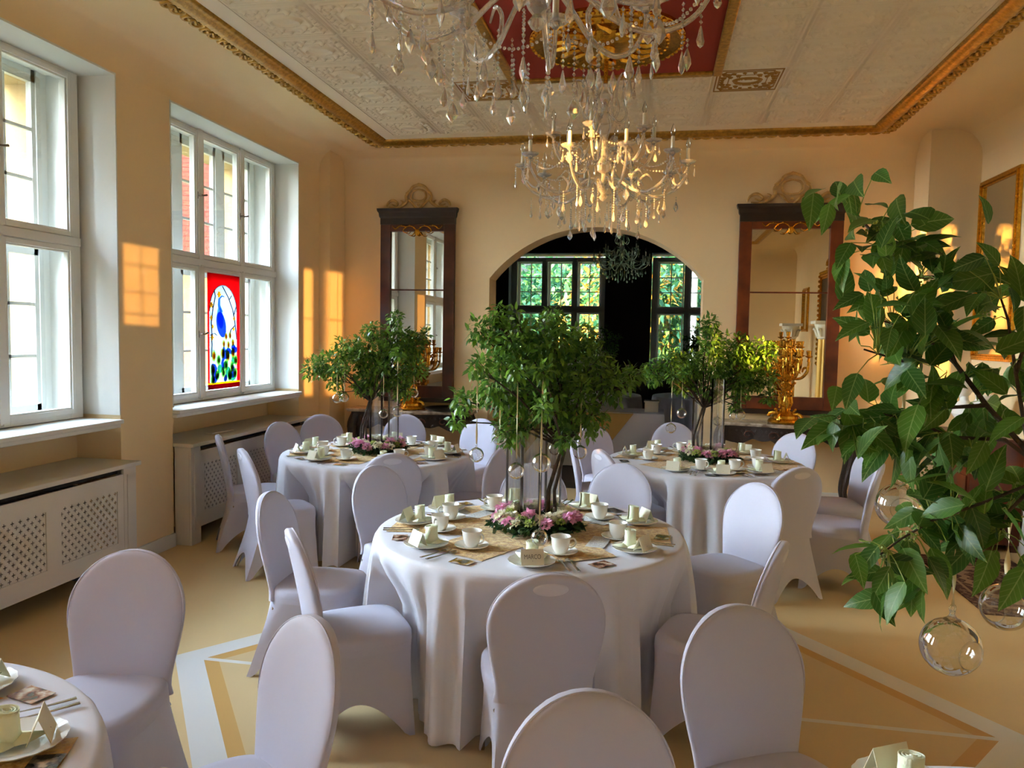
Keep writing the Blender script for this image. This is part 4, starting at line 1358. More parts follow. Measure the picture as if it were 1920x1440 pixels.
M_CANVAS = mat('dark_painting', '3A2E22', 0.4, noise=0.7, nscale=3, col2='1C1A16')
side_frame('picture_frame', 'large ornate gilt framed painting seen in the wide mirror', 'painting', 1.9, 3.5, 1.25, 3.0, 0.14, M_CANVAS, True)
side_frame('picture_frame', 'small gilt framed mirror on the right wall near the camera', 'mirror', 0.2, 0.8, 1.9, 2.8, 0.06, M_MIRROR)
def fluted_column(label, x, y, rz=0):
    r = root('pedestal_column', label, 'pedestal', (x, y, 0), rz)
    def ring(rad, z, fl):
        n = 72
        return [((rad - fl * (0.5 + 0.5 * math.cos(12 * a))) * math.cos(a), (rad - fl * (0.5 + 0.5 * math.cos(12 * a))) * math.sin(a), z) for a in [2 * PI * k / n for k in range(n)]]
    s = MB()
    s.rings([ring(0.115, 0.30, 0.012), ring(0.112, 0.9, 0.012), ring(0.10, 1.75, 0.012)])
    s.obj('fluted_shaft', mat('ivory_and_gilt', 'D9A94A', 0.45, metal=0.2), r)
    MB().box(-0.17, 0.17, -0.17, 0.17, 0, 0.16).lathe([(0.15, 0.16), (0.155, 0.19), (0.13, 0.21), (0.125, 0.24), (0.14, 0.26), (0.12, 0.30)], 32).obj('plinth', M_CANDLE, r, smooth=False, bevel=0.008)
    c = MB().lathe([(0.10, 1.75), (0.12, 1.77), (0.11, 1.79), (0.13, 1.88), (0.16, 1.97), (0.17, 2.0)], 32)
    for k in range(8):
        a = 2 * PI * k / 8
        c.tube([(0.11 * math.cos(a), 0.11 * math.sin(a), 1.80), (0.15 * math.cos(a), 0.15 * math.sin(a), 1.90), (0.18 * math.cos(a), 0.18 * math.sin(a), 1.93), (0.19 * math.cos(a), 0.19 * math.sin(a), 1.90)], [0.03, 0.025, 0.018, 0.008], 7)
    c.box(-0.19, 0.19, -0.19, 0.19, 2.0, 2.05)
    c.obj('capital', M_CANDLE, r)
    return r
fluted_column('fluted ivory and gilt column mirrored right of the candelabrum', 2.72, 4.0)
fluted_column('fluted ivory and gilt column mirrored left of the candelabrum', 2.62, 1.35)
# mahogany chest below the gilt mirror
r = root('mahogany_chest', 'red mahogany chest of drawers behind the leafy branches on the right', 'chest of drawers', (2.82, 7.42, 0))
MB().box(-0.20, 0.21, -0.42, 0.42, 0.06, 0.92).obj('body', M_WOODR, r, smooth=False, bevel=0.006)
MB().box(-0.23, 0.22, -0.45, 0.45, 0.92, 0.95).obj('top', M_WOOD, r, smooth=False, bevel=0.006)
for k in range(3):
    d_ = MB().box(-0.215, -0.202, -0.38, 0.38, 0.12 + 0.265 * k, 0.36 + 0.265 * k).obj('drawer', M_WOODR, r, smooth=False, bevel=0.004)
    for s in (-1, 1):
        MB().ball((-0.23, s * 0.22, 0.24 + 0.265 * k), 0.018, 8).obj('knob', M_GOLDB, d_)
for sx in (-0.16, 0.17):
    for sy in (-0.38, 0.38):
        MB().box(sx - 0.03, sx + 0.03, sy - 0.03, sy + 0.03, 0, 0.06).obj('foot', M_WOOD, r, smooth=False)
r = root('flower_vase', 'white vase of dried flowers on the chest below the gilt mirror', 'vase', (2.78, 7.22, 0.95))
MB().lathe([(0.05, 0), (0.06, 0.01), (0.04, 0.05), (0.09, 0.16), (0.10, 0.24), (0.06, 0.32), (0.07, 0.35), (0.06, 0.35), (0.05, 0.32)], 20).obj('vessel', M_PORC, r)
P, D, Nn, Sz = cloud([(0, 0, 0.45, 0.12), (0.08, 0.05, 0.50, 0.09), (-0.07, -0.06, 0.52, 0.09)], 4200, 0.05, 31)
leaves_mesh('dried_flowers', P, D, Nn, Sz, M_CREAM, TPL2, r, M_BUD, 0.4, 3)
r = root('marble_bust', 'white classical bust on the chest beside the flower vase', 'bust', (2.78, 7.64, 0.95))
MB().lathe([(0.09, 0), (0.09, 0.02), (0.05, 0.05), (0.04, 0.08), (0.07, 0.11)], 20).obj('socle', M_PORC, r)
bb = MB().tube([(0, 0, 0.10), (0, 0, 0.15), (0, 0, 0.22), (0, 0, 0.27), (-0.005, 0, 0.31)], [0.10, 0.15, 0.12, 0.055, 0.05], 16, flat=0.65)
bb.ball((-0.012, 0, 0.385), 0.075, 16, sq=(1.05, 0.85, 1.25))
bb.ball((-0.088, 0, 0.375), 0.016, 8, sq=(1, .7, 1.3))
bb.tube([(0.03, -0.06, 0.42), (0.05, 0, 0.45), (0.03, 0.06, 0.42)], [0.03, 0.04, 0.03], 8)
bb.obj('head', M_PORC, r)
# panelled door on the right wall
d = root('door_1', kind='structure', loc=(XR, 6.92, 0), rz=-PI / 2)
MB().box(0, 1.1, -0.02, 0, 0, 2.25).box(0.0, 0.1, -0.045, -0.02, 0, 2.25).box(1.0, 1.1, -0.045, -0.02, 0, 2.25).box(0.1, 1.0, -0.045, -0.02, 2.15, 2.25).obj('door_frame', M_WHITE, d, smooth=False, bevel=0.004)
MB().box(0.11, 0.99, -0.035, -0.021, 0.01, 2.14).box(0.22, 0.88, -0.042, -0.035, 0.15, 0.85).box(0.22, 0.88, -0.042, -0.035, 1.0, 2.0).obj('door_leaf', M_WHITE, d, smooth=False, bevel=0.004)
MB().tube([(0.2, -0.035, 1.05), (0.2, -0.085, 1.05), (0.30, -0.09, 1.05)], 0.009, 8).obj('door_handle', M_GOLDB, d)
# rug
rg = MB().box(-0.36, 0.36, -0.70, 0.70, 0, 0.008)
M_RUG2, _n, _b = node_mat('oriental_rug')
g = NG(_n)
vec, px, py, pz = g.pos()
ex = g.m('DIVIDE', g.m('ABSOLUTE', px), 0.36)
ey = g.m('DIVIDE', g.m('ABSOLUTE', py), 0.70)
edge = g.m('MAXIMUM', ex, g.m('ADD', g.m('MULTIPLY', ey, 1.0), 0.0))
med = g.m('SQRT', g.m('ADD', g.m('POWER', g.m('DIVIDE', px, 0.2), 2.0), g.m('POWER', g.m('DIVIDE', py, 0.42), 2.0)))
ringm = g.m('LESS_THAN', g.m('ABSOLUTE', g.m('SUBTRACT', g.m('ADD', med, g.m('MULTIPLY', g.m('SINE', g.m('MULTIPLY', py, 60)), 0.08)), 1.0)), 0.13)
band = g.m('MULTIPLY', g.m('GREATER_THAN', edge, 0.74), g.m('LESS_THAN', edge, 0.80))
sw = g.m('GREATER_THAN', g.noise(vec, 26, 3), 0.55)
k = g.m('MAXIMUM', g.m('MAXIMUM', ringm, band), g.m('MULTIPLY', sw, 0.55))
_n.links.new(g.mix(k, srgb('4A2A22'), srgb('A08468')), _b.inputs['Base Color'])
_b.inputs['Roughness'].default_value = 0.95
tag(rg.obj('oriental_rug', M_RUG2, None, smooth=False, loc=(2.50, 6.05, 0.0)), 'brown patterned oriental rug on the floor at the right edge', 'rug')

# ------------------------------------------------------------------ chairs in stretch covers
def chair_parts(r):
    def hw(z):
        if z <= 0.70:
            t = (z - 0.40) / 0.30
            return 0.180 + 0.040 * (0.5 - 0.5 * math.cos(PI * max(0, min(1, t)))) + (0.012 if z < 0.44 else 0) * (0.44 - z) / 0.04
        return 0.22 * math.sqrt(max(0, 1 - ((z - 0.70) / 0.22) ** 2))
    def yc(z):
        return -0.185 - 0.095 * max(0, (z - 0.42) / 0.5) ** 1.25
    # upholstered back under its cover: padded oval with a soft rim
    m = MB()
    zs = [0.40 + 0.03 * k for k in range(10)] + [0.70 + 0.22 * math.sin(a * PI / 2 / 11) for a in range(12)]
    zs[-1] = 0.9195
    R = []
    N = 36
    for z in zs:
        w = max(hw(z), 0.006)
        th = 0.026 * min(1.0, (w / 0.10) ** 0.6)
        ring = []
        for k in range(N):
            a = 2 * PI * k / N
            c, s_ = math.cos(a), math.sin(a)
            x = w * math.copysign(abs(c) ** 0.55, c)
            y = th * math.copysign(abs(s_) ** 0.7, s_)
            ring.append((x, yc(z) + y + 0.35 * x * x, z))
        R.append(ring)
    m.rings(R)
    m.obj('backrest', M_SPANDEX, r, sharp=60)
    # hand hole pressed through the cover near the top of the back
    hh = MB()
    hh.lathe([(0.001, 0.0015), (0.030, 0.001), (0.040, 0.0005), (0.043, -0.002)], 24, caps=(False, False))
    o = hh.obj('hand_hold', M_HOLE, r, loc=(0, yc(0.865) - 0.0262, 0.862), rot=(PI / 2 + 0.20, 0, 0))
    o.scale = (1.5, 0.62, 1)
    # piping seam around the back
    pp = []
    for k in range(41):
        a = -0.30 + (PI + 0.60) * k / 40
        z = 0.70 + 0.218 * math.sin(a)
        x = 0.219 * math.cos(a) if z > 0.70 else math.copysign(hw(z) - 0.001, math.cos(a))
        pp.append((x, yc(z) + 0.010 + 0.35 * x * x, z))
    MB().tube(pp, [0.0035 * min(1, (k + 0.5) / 5, (40.5 - k) / 5) for k in range(41)], 6).obj('piping', M_SPANDEX, r)
    # seat cushion
    m = MB()
    def seat_ring(g_, z, dome=0):
        out = []
        for k in range(48):
            a = 2 * PI * k / 48
            c, s_ = math.cos(a), math.sin(a)
            x = (0.212 - 0.02 * (s_ < 0) * abs(s_)) * g_ * math.copysign(abs(c) ** 0.5, c)
            y = 0.01 + 0.215 * g_ * math.copysign(abs(s_) ** 0.5, s_)
            out.append((x, y, z))
        return out
    m.rings([seat_ring(1.0, 0.395), seat_ring(1.012, 0.42), seat_ring(1.0, 0.452), seat_ring(0.96, 0.466), seat_ring(0.8, 0.474), seat_ring(0.5, 0.478), seat_ring(0.15, 0.48)])
    m.obj('seat', M_SPANDEX, r, sharp=70)
    # stretched skirt down to the four feet
    feet = [(0.205, 0.215), (-0.205, 0.215), (-0.20, -0.30), (0.20, -0.30)]
    N, K = 96, 16
    ring0 = []
    for k in range(N):
        a = PI / 4 + 2 * PI * k / N
        c, s_ = math.cos(a), math.sin(a)
        x = (0.212 - 0.02 * (s_ < 0) * abs(s_)) * 1.012 * math.copysign(abs(c) ** 0.5, c)
        y = 0.01 + 0.217 * math.copysign(abs(s_) ** 0.5, s_)
        ring0.append((x, y, 0.425))
    R = []
    for j in range(K + 1):
        t = j / K
        ring = []
        for k in range(N):
            q = k / N * 4
            i, f = int(q) % 4, q - int(q)
            ax_, ay_ = feet[i]
            bx_, by_ = feet[(i + 1) % 4]
            f2 = min(1, max(0, (f - 0.07) / 0.86))
            hem = (0.15 if i in (0, 2) else 0.17) * math.sin(PI * f2) ** 0.8
            ex, ey = ax_ + (bx_ - ax_) * f, ay_ + (by_ - ay_) * f
            pin = 1 - 0.13 * math.sin(PI * f) ** 1.5 * math.sin(PI * min(1, t * 1.0) * 0.62)
            x0, y0, z0 = ring0[k]
            tt = t ** 1.15
            ring.append(((x0 + (ex - x0) * tt) * pin, (y0 + (ey - y0) * tt) * (pin if True else 1), z0 + (hem - z0) * t))
        R.append(ring)
    m = MB()
    m.rings(R, caps=(False, False))
    m.obj('skirt', M_SPANDEX, r, sharp=60)
    # metal legs inside the cover, with the seat frame
    for fx, fy in feet:
        MB().tube([(fx * 0.84, fy * (0.74 if fy > 0 else 0.50), 0.40), (fx * 0.93, fy * (0.93 if fy > 0 else 0.90), 0.004)], 0.009, 8).obj('leg', M_CHROME, r)
    q = MB()
    for fy in (0.165, -0.17):
        q.tube([(-0.175, fy, 0.36), (0.175, fy, 0.36)], 0.011, 8)
    for fx in (-0.175, 0.175):
        q.tube([(fx, -0.17, 0.36), (fx, 0.165, 0.36)], 0.011, 8)
    q.obj('seat_frame', M_CHROME, r)
T1, T2, T3, T4, T5 = (-0.60, 3.84), (-2.22, 6.03), (0.42, 6.35), (-1.92, 1.16), (0.83, 1.16)
# top-of-back position, direction the sitter faces (None: towards the table), label
CH = [
 ((-0.34, 2.68), T1, 0.08, 'white covered chair with its back to the camera, in front of the centre table'),
 ((-1.50, 3.02), T1, -0.12, 'white covered chair front left of the centre table with its whole seat showing'),
 ((-1.97, 3.70), T1, -0.05, 'white covered chair left of the centre table behind the foremost left one'),
 ((-1.73, 4.62), T1, 0.10, 'white covered chair back left of the centre table, overlapping the left rear table'),
 ((-0.76, 5.00), T1, 0.0, 'white covered chair behind the centre table seen through the glass vases'),
 ((-0.18, 5.15), T1, 0.0, 'white covered chair behind the centre table right of the flower wreath'),
 ((0.64, 4.68), T1, 0.10, 'white covered chair with a bright front right of the centre table'),
 ((0.55, 3.33), T1, 0.1, 'white covered chair front right of the centre table seen from the side'),
 ((-1.93, 2.60), T4, 0.15, 'large white covered chair at the far side of the table in the lower left corner'),
 ((0.27, 2.50), T5, 0.10, 'large white covered chair lower right of centre turned away from the centre table'),
 ((-0.96, 2.10), T4, 0.15, 'white covered chair seen edge-on at the bottom left of the centre table'),
 ((-0.15, 1.80), T5, -0.55, 'white covered chair cut by the bottom edge, in front of the centre table'),
 ((-3.32, 7.33), T2, 0.0, 'white covered chair in the far left corner behind the left rear table'),
 ((-2.51, 7.62), T2, 0.0, 'white covered chair in front of the left console table'),
 ((-1.67, 7.50), T2, 0.0, 'bright white covered chair right of the left rear table beside the arch'),
 ((-1.10, 5.80), T2, -0.1, 'white covered chair between the left rear table and the glass vases'),
 ((-1.78, 5.12), T2, 0.0, 'white covered chair back-on in front of the left rear table, half hidden'),
 ((-2.87, 5.02), T2, -0.25, 'white covered chair front left of the left rear table with a bluish back'),
 ((-3.40, 6.60), T2, 0.1, 'white covered chair left of the left rear table against the radiator cover'),
 ((-3.42, 5.62), 'E1', 0.0, 'thin edge-on white covered chair leaning beside the left radiator cover'),
 ((0.20, 7.80), T3, 0.0, 'white covered chair behind the right rear table below the arch'),
 ((1.30, 7.30), T3, 0.0, 'white covered chair behind the right rear table before the right console'),
 ((1.72, 6.50), T3, 0.0, 'white covered chair at the far right of the right rear table'),
 ((1.57, 5.68), T3, 0.25, 'white covered chair right of the right rear table with its seat in profile'),
 ((0.98, 5.34), T3, 0.0, 'white covered chair back-on at the front right of the right rear table'),
 ((-0.38, 5.74), T3, -0.1, 'bluish white covered chair front left of the right rear table'),
 ((-0.57, 7.32), T3, 0.0, 'pinkish white covered chair back left of the right rear table below the arch'),
 ((-0.70, 6.58), 'E2', 0.0, 'edge-on white covered chair left of the right rear table'),
]
chair0 = root('banquet_chair', 'x', 'chair')
chair_parts(chair0)
chair0.scale = (1, 1, 0.983)
dents = {}
for i, ((x, y), tgt, off, lab) in enumerate(CH):
    if tgt == 'E1': ang = math.atan2(0.52, 0.85)
    elif tgt == 'E2': ang = math.atan2(0.10, 0.99)
    else: ang = math.atan2(tgt[1] - y, tgt[0] - x) + off
    fx, fy = math.cos(ang), math.sin(ang)
    o = (x + 0.28 * fx, y + 0.28 * fy)
    rz = ang - PI / 2
    grp = 'white stretch-covered chairs'
    if i == 0:
        chair0.location = (o[0], o[1], 0)
        chair0.rotation_euler = (0, 0, rz)
        chair0['label'] = lab
        chair0['group'] = grp
    else:
        dup(chair0, (o[0], o[1], 0), rz, lab, grp)
    # where the seat meets the hanging cloth of a table
    for t in (T1, T2, T3, T4, T5):
        dd = math.hypot(o[0] - t[0], o[1] - t[1])
        if dd < 1.15:
            dents.setdefault(t, []).append((o, (fx, fy)))

# ------------------------------------------------------------------ round tables under draped cloths
TR_ = 0.775
def cloth_mesh(t, seed):
    rr = random.Random(seed)
    N = 288
    nf = 26
    ph = [rr.uniform(-0.35, 0.35) for _ in range(nf)]
    am = [rr.uniform(0.35, 1.0) * rr.choice((1, 1, 0.5)) for _ in range(nf)]
    def fold(th):
        q = (th / (2 * PI)) * nf
        i = int(q) % nf
        f = q - int(q)
        a0, a1 = am[i], am[(i + 1) % nf]
        a_ = a0 + (a1 - a0) * f
        c0 = math.cos(2 * PI * (q + 0.25 * math.sin(q * 1.7)))
        return a_ * (abs(c0) ** 0.8 * math.copysign(1, c0))
    def rmax(th, z):
        """limit from seats pushed against the cloth"""
        lim = 9
        if z > 0.50: return lim
        dx, dy = math.cos(th), math.sin(th)
        for (ox, oy), (fx, fy) in dents.get(t, []):
            r_ = 0.30
            while r_ < 0.92:
                px_, py_ = t[0] + dx * r_ - ox, t[1] + dy * r_ - oy
                lx, ly = px_ * fy - py_ * fx, px_ * fx + py_ * fy
                if abs(lx) < 0.235 and -0.22 < ly < 0.245:
                    lim = min(lim, r_ - 0.012)
                    break
                r_ += 0.012
        return lim
    m = MB()
    rings_ = []
    for rr_ in (0.02, 0.30, 0.60, 0.73):
        rings_.append([(rr_ * math.cos(2 * PI * k / N), rr_ * math.sin(2 * PI * k / N), 0.757) for k in range(N)])
    lims = [rmax(2 * PI * k / N, 0.4) for k in range(N)]
    # smooth the limits a little
    for _ in range(3):
        lims = [min(lims[k], (lims[k - 1] + lims[(k + 1) % N]) / 2 + 0.012) for k in range(N)]
    for z, r_, fa in [(0.756, 0.758, 0), (0.752, 0.770, 0), (0.742, 0.778, 0.002), (0.72, 0.782, 0.007), (0.68, 0.786, 0.014), (0.62, 0.791, 0.023), (0.55, 0.796, 0.031), (0.47, 0.801, 0.038), (0.38, 0.806, 0.044), (0.28, 0.811, 0.049), (0.18, 0.816, 0.053), (0.09, 0.820, 0.056), (0.025, 0.823, 0.058)]:
        ring = []
        for k in range(N):
            th = 2 * PI * k / N
            R0 = r_ + fa * fold(th)
            L = lims[k]
            if L < 5:
                w = max(0.0, min(1.0, (0.70 - z) / 0.20))
                R1 = min(R0, L - 0.6 * fa + 0.6 * fa * fold(th))
                R0 = R0 + (R1 - R0) * w
            ring.append((R0 * math.cos(th), R0 * math.sin(th), z + (0.008 * math.sin(th * 9 + seed) if z < 0.05 else 0)))
        rings_.append(ring)
    m.rings(rings_, caps=(True, False))
    return m
TABS = [(T1, 'the centre table'), (T2, 'the left rear table'), (T3, 'the right rear table'), (T4, 'the lower left table'), (T5, 'the lower right table'),
        ((-0.98, 13.2), 'the left table in the far room'), ((0.76, 13.4), 'the right table in the far room')]
TLAB = ['round banquet table hidden under the cloth in the centre of the room', 'round banquet table under the cloth at the left rear by the windows',
        'round banquet table under the cloth at the right rear near the arch', 'round banquet table under the cloth in the lower left corner',
        'round banquet table under the cloth in the lower right corner', 'round table in the far room beneath the left dark tree', 'round table in the far room beneath the right dark tree']
CLAB = ['white cloth falling in folds over the centre round table', 'white cloth draped over the left rear round table', 'white cloth draped over the right rear round table',
        'white cloth of the round table in the lower left corner', 'white cloth edge of the table at the bottom right corner', 'dark-lying cloth of the left table in the far room', 'dark-lying cloth of the right table in the far room']
tab0 = root('round_table', TLAB[0], 'table', (T1[0], T1[1], 0), group='round banquet tables')
MB().lathe([(0.74, 0.715), (0.75, 0.72), (0.75, 0.748), (0.745, 0.752)], 64).obj('tabletop', M_WOOD, tab0)
for k in range(4):
    a = k * PI / 2 + 0.75
    MB().tube([(0.38 * math.cos(a), 0.38 * math.sin(a), 0.715), (0.44 * math.cos(a), 0.44 * math.sin(a), 0.03), (0.45 * math.cos(a), 0.45 * math.sin(a), 0.0)], [0.016, 0.016, 0.02], 10).obj('leg', M_STRIPE, tab0)
cloth_far = None
for i, (t, nm) in enumerate(TABS):
    if i:
        dup(tab0, (t[0], t[1], 0), 0, TLAB[i])
    if i < 5 or cloth_far is None:
        o = cloth_mesh(t, 3 + i).obj('tablecloth', M_CLOTH, None, loc=(t[0], t[1], 0), sharp=70)
        if i == 5: cloth_far = o
    else:
        o = dup(cloth_far, (t[0], t[1], 0))
    tag(o, CLAB[i], 'tablecloth', 'white tablecloths')
# long table with a gold swag cloth in the arch
lt = root('buffet_table', 'long buffet table behind the arch under a white and gold cloth', 'table', (-1.0, 10.55, 0))
MB().box(-1.12, 1.12, -0.35, 0.35, 0.70, 0.735).obj('tabletop', M_WOOD, lt, smooth=False)
for sx in (-1, 1):
    for sy in (-1, 1):
        MB().box(sx * 1.05 - 0.02, sx * 1.05 + 0.02, sy * 0.3 - 0.02, sy * 0.3 + 0.02, 0, 0.70).obj('leg', M_STRIPE, lt, smooth=False)
def bufcloth():
    m = MB()
    def per(s_, d, z):
        w, h = 1.14 + d, 0.37 + d
        P = []
        L = [(w, -h), (w, h), (-w, h), (-w, -h)]
        n = 40
        for e in range(4):
            a_, b_ = L[e], L[(e + 1) % 4]
            for k in range(n):
                f = k / n
                x, y = a_[0] + (b_[0] - a_[0]) * f, a_[1] + (b_[1] - a_[1]) * f
                o_ = s_ * math.sin(k * 1.1 + e)
                nx_, ny_ = [(1, 0), (0, 1), (-1, 0), (0, -1)][e]
                P.append((x + nx_ * o_, y + ny_ * o_, z))
        return P
    m.rings([per(0, -0.3, 0.7425), per(0, 0, 0.742), per(0.001, 0.008, 0.72), per(0.008, 0.015, 0.4), per(0.014, 0.02, 0.02)], caps=(True, False))
    return m
tag(bufcloth().obj('buffet_cloth', M_CLOTH, None, loc=(-1.0, 10.55, 0), sharp=60), 'white floor-length cloth on the long table behind the arch', 'tablecloth')
sw_ = MB()
for cx_ in (-0.66, 0.33):
    sw_.add([(cx_ - 0.55, -0.398, 0.735), (cx_ + 0.42, -0.398, 0.735), (cx_ - 0.07, -0.405, 0.08), (cx_ - 0.55, -0.30, 0.7455), (cx_ + 0.42, -0.30, 0.7455)], [(0, 2, 1), (0, 1, 4, 3)])
tag(sw_.obj('gold_overlay', mat('ochre_cloth', 'C9A15C', 0.8), None, smooth=False, loc=(-1.0, 10.55, 0), solid=0.002), 'ochre triangular overlay hanging on the front of the buffet cloth', 'cloth')
tag(MB().box(-0.09, 0.09, -0.09, 0.09, 0, 0.15).box(-0.10, 0.10, -0.10, 0.10, 0.13, 0.15).obj('planter_box', mat('cream_planter', 'CFC8B4', 0.6), None, smooth=False, loc=(-0.02, 10.5, 0.7435), bevel=0.004), 'square cream planter box on the right end of the buffet table', 'planter')

# ------------------------------------------------------------------ table runners and menu strips
def strip(L, w, th, seed):
    rr = random.Random(seed)
    m = MB()
    n = 30
    top = []
    for k in range(n + 1):
        x = -L / 2 + L * k / n
        top.append((x, -w / 2 + 0.006 * rr.uniform(-1, 1), w / 2 + 0.006 * rr.uniform(-1, 1)))
    v, f = [], []
    for x, a, b_ in top:
        for y in (a, (a * 2 + b_) / 3, (a + 2 * b_) / 3, b_):
            v.append((x, y, th))
    for x, a, b_ in top:
        v += [(x, a, 0), (x, b_, 0)]
    M4 = 4 * (n + 1)
    for k in range(n):
        for j in range(3):
            f.append((4 * k + j, 4 * k + 4 + j, 4 * k + 5 + j, 4 * k + 1 + j))
        f.append((M4 + 2 * k, M4 + 2 * k + 2, 4 * k + 4, 4 * k))
        f.append((4 * k + 3, 4 * k + 7, M4 + 2 * k + 3, M4 + 2 * k + 1))
    m.add(v, f)
    return m
ZT = 0.7575
for i, (t, nm) in enumerate(TABS[:5]):
    for j, (a, L, w) in enumerate([(0.0, 1.40, 0.36), (PI / 3, 1.18, 0.34), (-PI / 3, 1.16, 0.34)]):
        a += [0.05, 0.35, -0.2, 0.4, 0.3][i]
        o = strip(L, w, 0.0012, i * 3 + j).obj('table_runner', M_RUNNER, None, smooth=False, loc=(t[0], t[1], ZT + 0.0014 * j), rot=(0, 0, a))
        tag(o, 'gold fleece runner, %s of three crossing on %s' % (['lowest', 'middle', 'topmost'][j], nm), 'table runner', 'gold fleece runners')

# ------------------------------------------------------------------ place settings
prof_plate = [(0.001, 0.004), (0.055, 0.004), (0.060, 0.006), (0.095, 0.016), (0.098, 0.017), (0.097, 0.014), (0.062, 0.001), (0.055, 0.0), (0.001, 0.0)]
def fl_plate(prof, scal):
    m = MB()
    R = []
    for r_, z in prof:
        R.append([(r_ * (1 + scal * (r_ / 0.1) ** 4 * math.cos(16 * a)) * math.cos(a), r_ * (1 + scal * (r_ / 0.1) ** 4 * math.cos(16 * a)) * math.sin(a), z) for a in [2 * PI * k / 64 for k in range(64)]])
    m.rings(R, caps=(False, False))
    return m
plate0 = fl_plate(prof_plate, 0.015).obj('plate', M_PORC)
saucer0 = fl_plate([(0.001, 0.003), (0.03, 0.003), (0.034, 0.005), (0.066, 0.013), (0.069, 0.014), (0.068, 0.011), (0.036, 0.001), (0.001, 0.0)], 0.02).obj('saucer', M_PORC)
cup0 = root('cup')
MB().lathe([(0.001, 0.0), (0.022, 0.0), (0.024, 0.004), (0.031, 0.016), (0.0355, 0.035), (0.037, 0.055), (0.041, 0.066), (0.039, 0.0655), (0.035, 0.055), (0.0335, 0.035), (0.029, 0.018), (0.015, 0.008), (0.001, 0.007)], 32, caps=(False, False)).obj('bowl', M_PORC, cup0)
MB().stube([(0.034, 0, 0.052), (0.050, 0, 0.056), (0.059, 0, 0.044), (0.056, 0, 0.030), (0.042, 0, 0.020), (0.033, 0, 0.020)], [0.004, 0.0038, 0.0036, 0.0036, 0.0036, 0.004], 8).obj('handle', M_PORC, cup0)
def napkin_mesh(seed):
    m = MB()
    rr = random.Random(seed)
    # spiral roll standing on its folded base
    n = 90
    pr_ = []
    for k in range(n + 1):
        t = k / n
        a = t * 2 * PI * 3.2
        r_ = 0.006 + 0.022 * t
        pr_.append((r_, a))
    rows_ = []
    for z, g_ in ((0.010, 1.15), (0.03, 1.02), (0.06, 0.95), (0.078, 0.98)):
        rows_.append([(r_ * g_ * math.cos(a), r_ * g_ * math.sin(a), z + 0.003 * math.sin(a)) for r_, a in pr_])
    v = [p for q in rows_ for p in q]
    M_ = n + 1
    f = [(j * M_ + k, j * M_ + k + 1, (j + 1) * M_ + k + 1, (j + 1) * M_ + k) for j in range(3) for k in range(n)]
    m.add(v, f)
    # pointed leaves folded outwards at the base
    for a in (0.6, 2.5, 4.4):
        c, s_ = math.cos(a), math.sin(a)
        T = Matrix.Rotation(a, 4, 'Z')
        m.add([(0.016, -0.034, 0.012), (0.016, 0.034, 0.012), (0.045, 0.026, 0.013), (0.045, -0.026, 0.013), (0.082, 0.004, 0.020), (0.030, 0.0, 0.024)],
              [(0, 3, 5), (3, 4, 5), (4, 2, 5), (2, 1, 5), (1, 0, 5)], T=T)
    return m
nap0 = napkin_mesh(1).obj('rolled_napkin', M_NAPKIN, solid=0.0012)
def tent(w=0.085, h=0.055, dp=0.045):
    m = MB()
    t = 0.0008
    for s in (-1, 1):
        m.add([(-w / 2, s * dp / 2, 0), (w / 2, s * dp / 2, 0), (w / 2, 0, h), (-w / 2, 0, h), (-w / 2, s * dp / 2 - s * 0.002, 0), (w / 2, s * dp / 2 - s * 0.002, 0), (w / 2, 0, h - 0.003), (-w / 2, 0, h - 0.003)],
              [(0, 1, 2, 3), (7, 6, 5, 4), (0, 4, 5, 1), (1, 5, 6, 2), (3, 7, 4, 0)])
    return m
def text_part(s, size, parent, loc, rot, m=M_INK):
    cu = bpy.data.curves.new('lettering', 'FONT')
    cu.body = s
    cu.size = size
    cu.align_x = 'CENTER'
    cu.extrude = 0.0002
    tmp = bpy.data.objects.new('lettering', cu)
    me = bpy.data.meshes.new_from_object(tmp)
    bpy.data.objects.remove(tmp)
    me.materials.clear()
    me.materials.append(m)
    o = bpy.data.objects.new('lettering', me)
    COL.objects.link(o)
    o.parent = parent
    o.location = loc
    o.rotation_euler = rot
    o.scale = (0.85, 1.15, 1)
    return o
card0 = root('place_card')
tent().obj('folded_card', M_CARD, card0, smooth=False)
dot_ = MB().lathe([(0.0012, -0.0001), (0.0012, 0.0002)], 10).obj('printed_dot', M_INK, card0, loc=(0, -0.0167, 0.0145), rot=(PI / 2 - 0.39, 0, 0))
def fork_mesh():
    m = MB()
    m.tube([(0, -0.085, 0.004), (0, -0.03, 0.003), (0, 0.02, 0.005), (0, 0.035, 0.006)], [0.006, 0.004, 0.0025, 0.004], 8, flat=0.4)
    m.tube([(0, 0.033, 0.006), (0, 0.045, 0.005)], [0.004, 0.010], 8, flat=0.25)
    for x in (-0.0075, 0, 0.0075):
        m.tube([(x, 0.043, 0.005), (x, 0.06, 0.003), (x, 0.075, 0.005)], [0.002, 0.0018, 0.001], 6)
    return m
def spoon_mesh():
    m = MB()
    m.tube([(0, -0.085, 0.004), (0, -0.03, 0.003), (0, 0.02, 0.005), (0, 0.035, 0.006)], [0.006, 0.004, 0.0025, 0.003], 8, flat=0.4)
    m.tube([(0, 0.032, 0.006), (0, 0.042, 0.004), (0, 0.055, 0.003), (0, 0.066, 0.004), (0, 0.072, 0.006)], [0.003, 0.011, 0.014, 0.010, 0.002], 10, flat=0.18)
    return m
fork0 = fork_mesh().obj('fork', M_SILVER)
spoon0 = spoon_mesh().obj('spoon', M_SILVER)
photo0 = [MB().box(-0.05, 0.05, -0.035, 0.035, 0, 0.0006).obj('photo_print', m_, smooth=False) for m_ in PHOTOS]
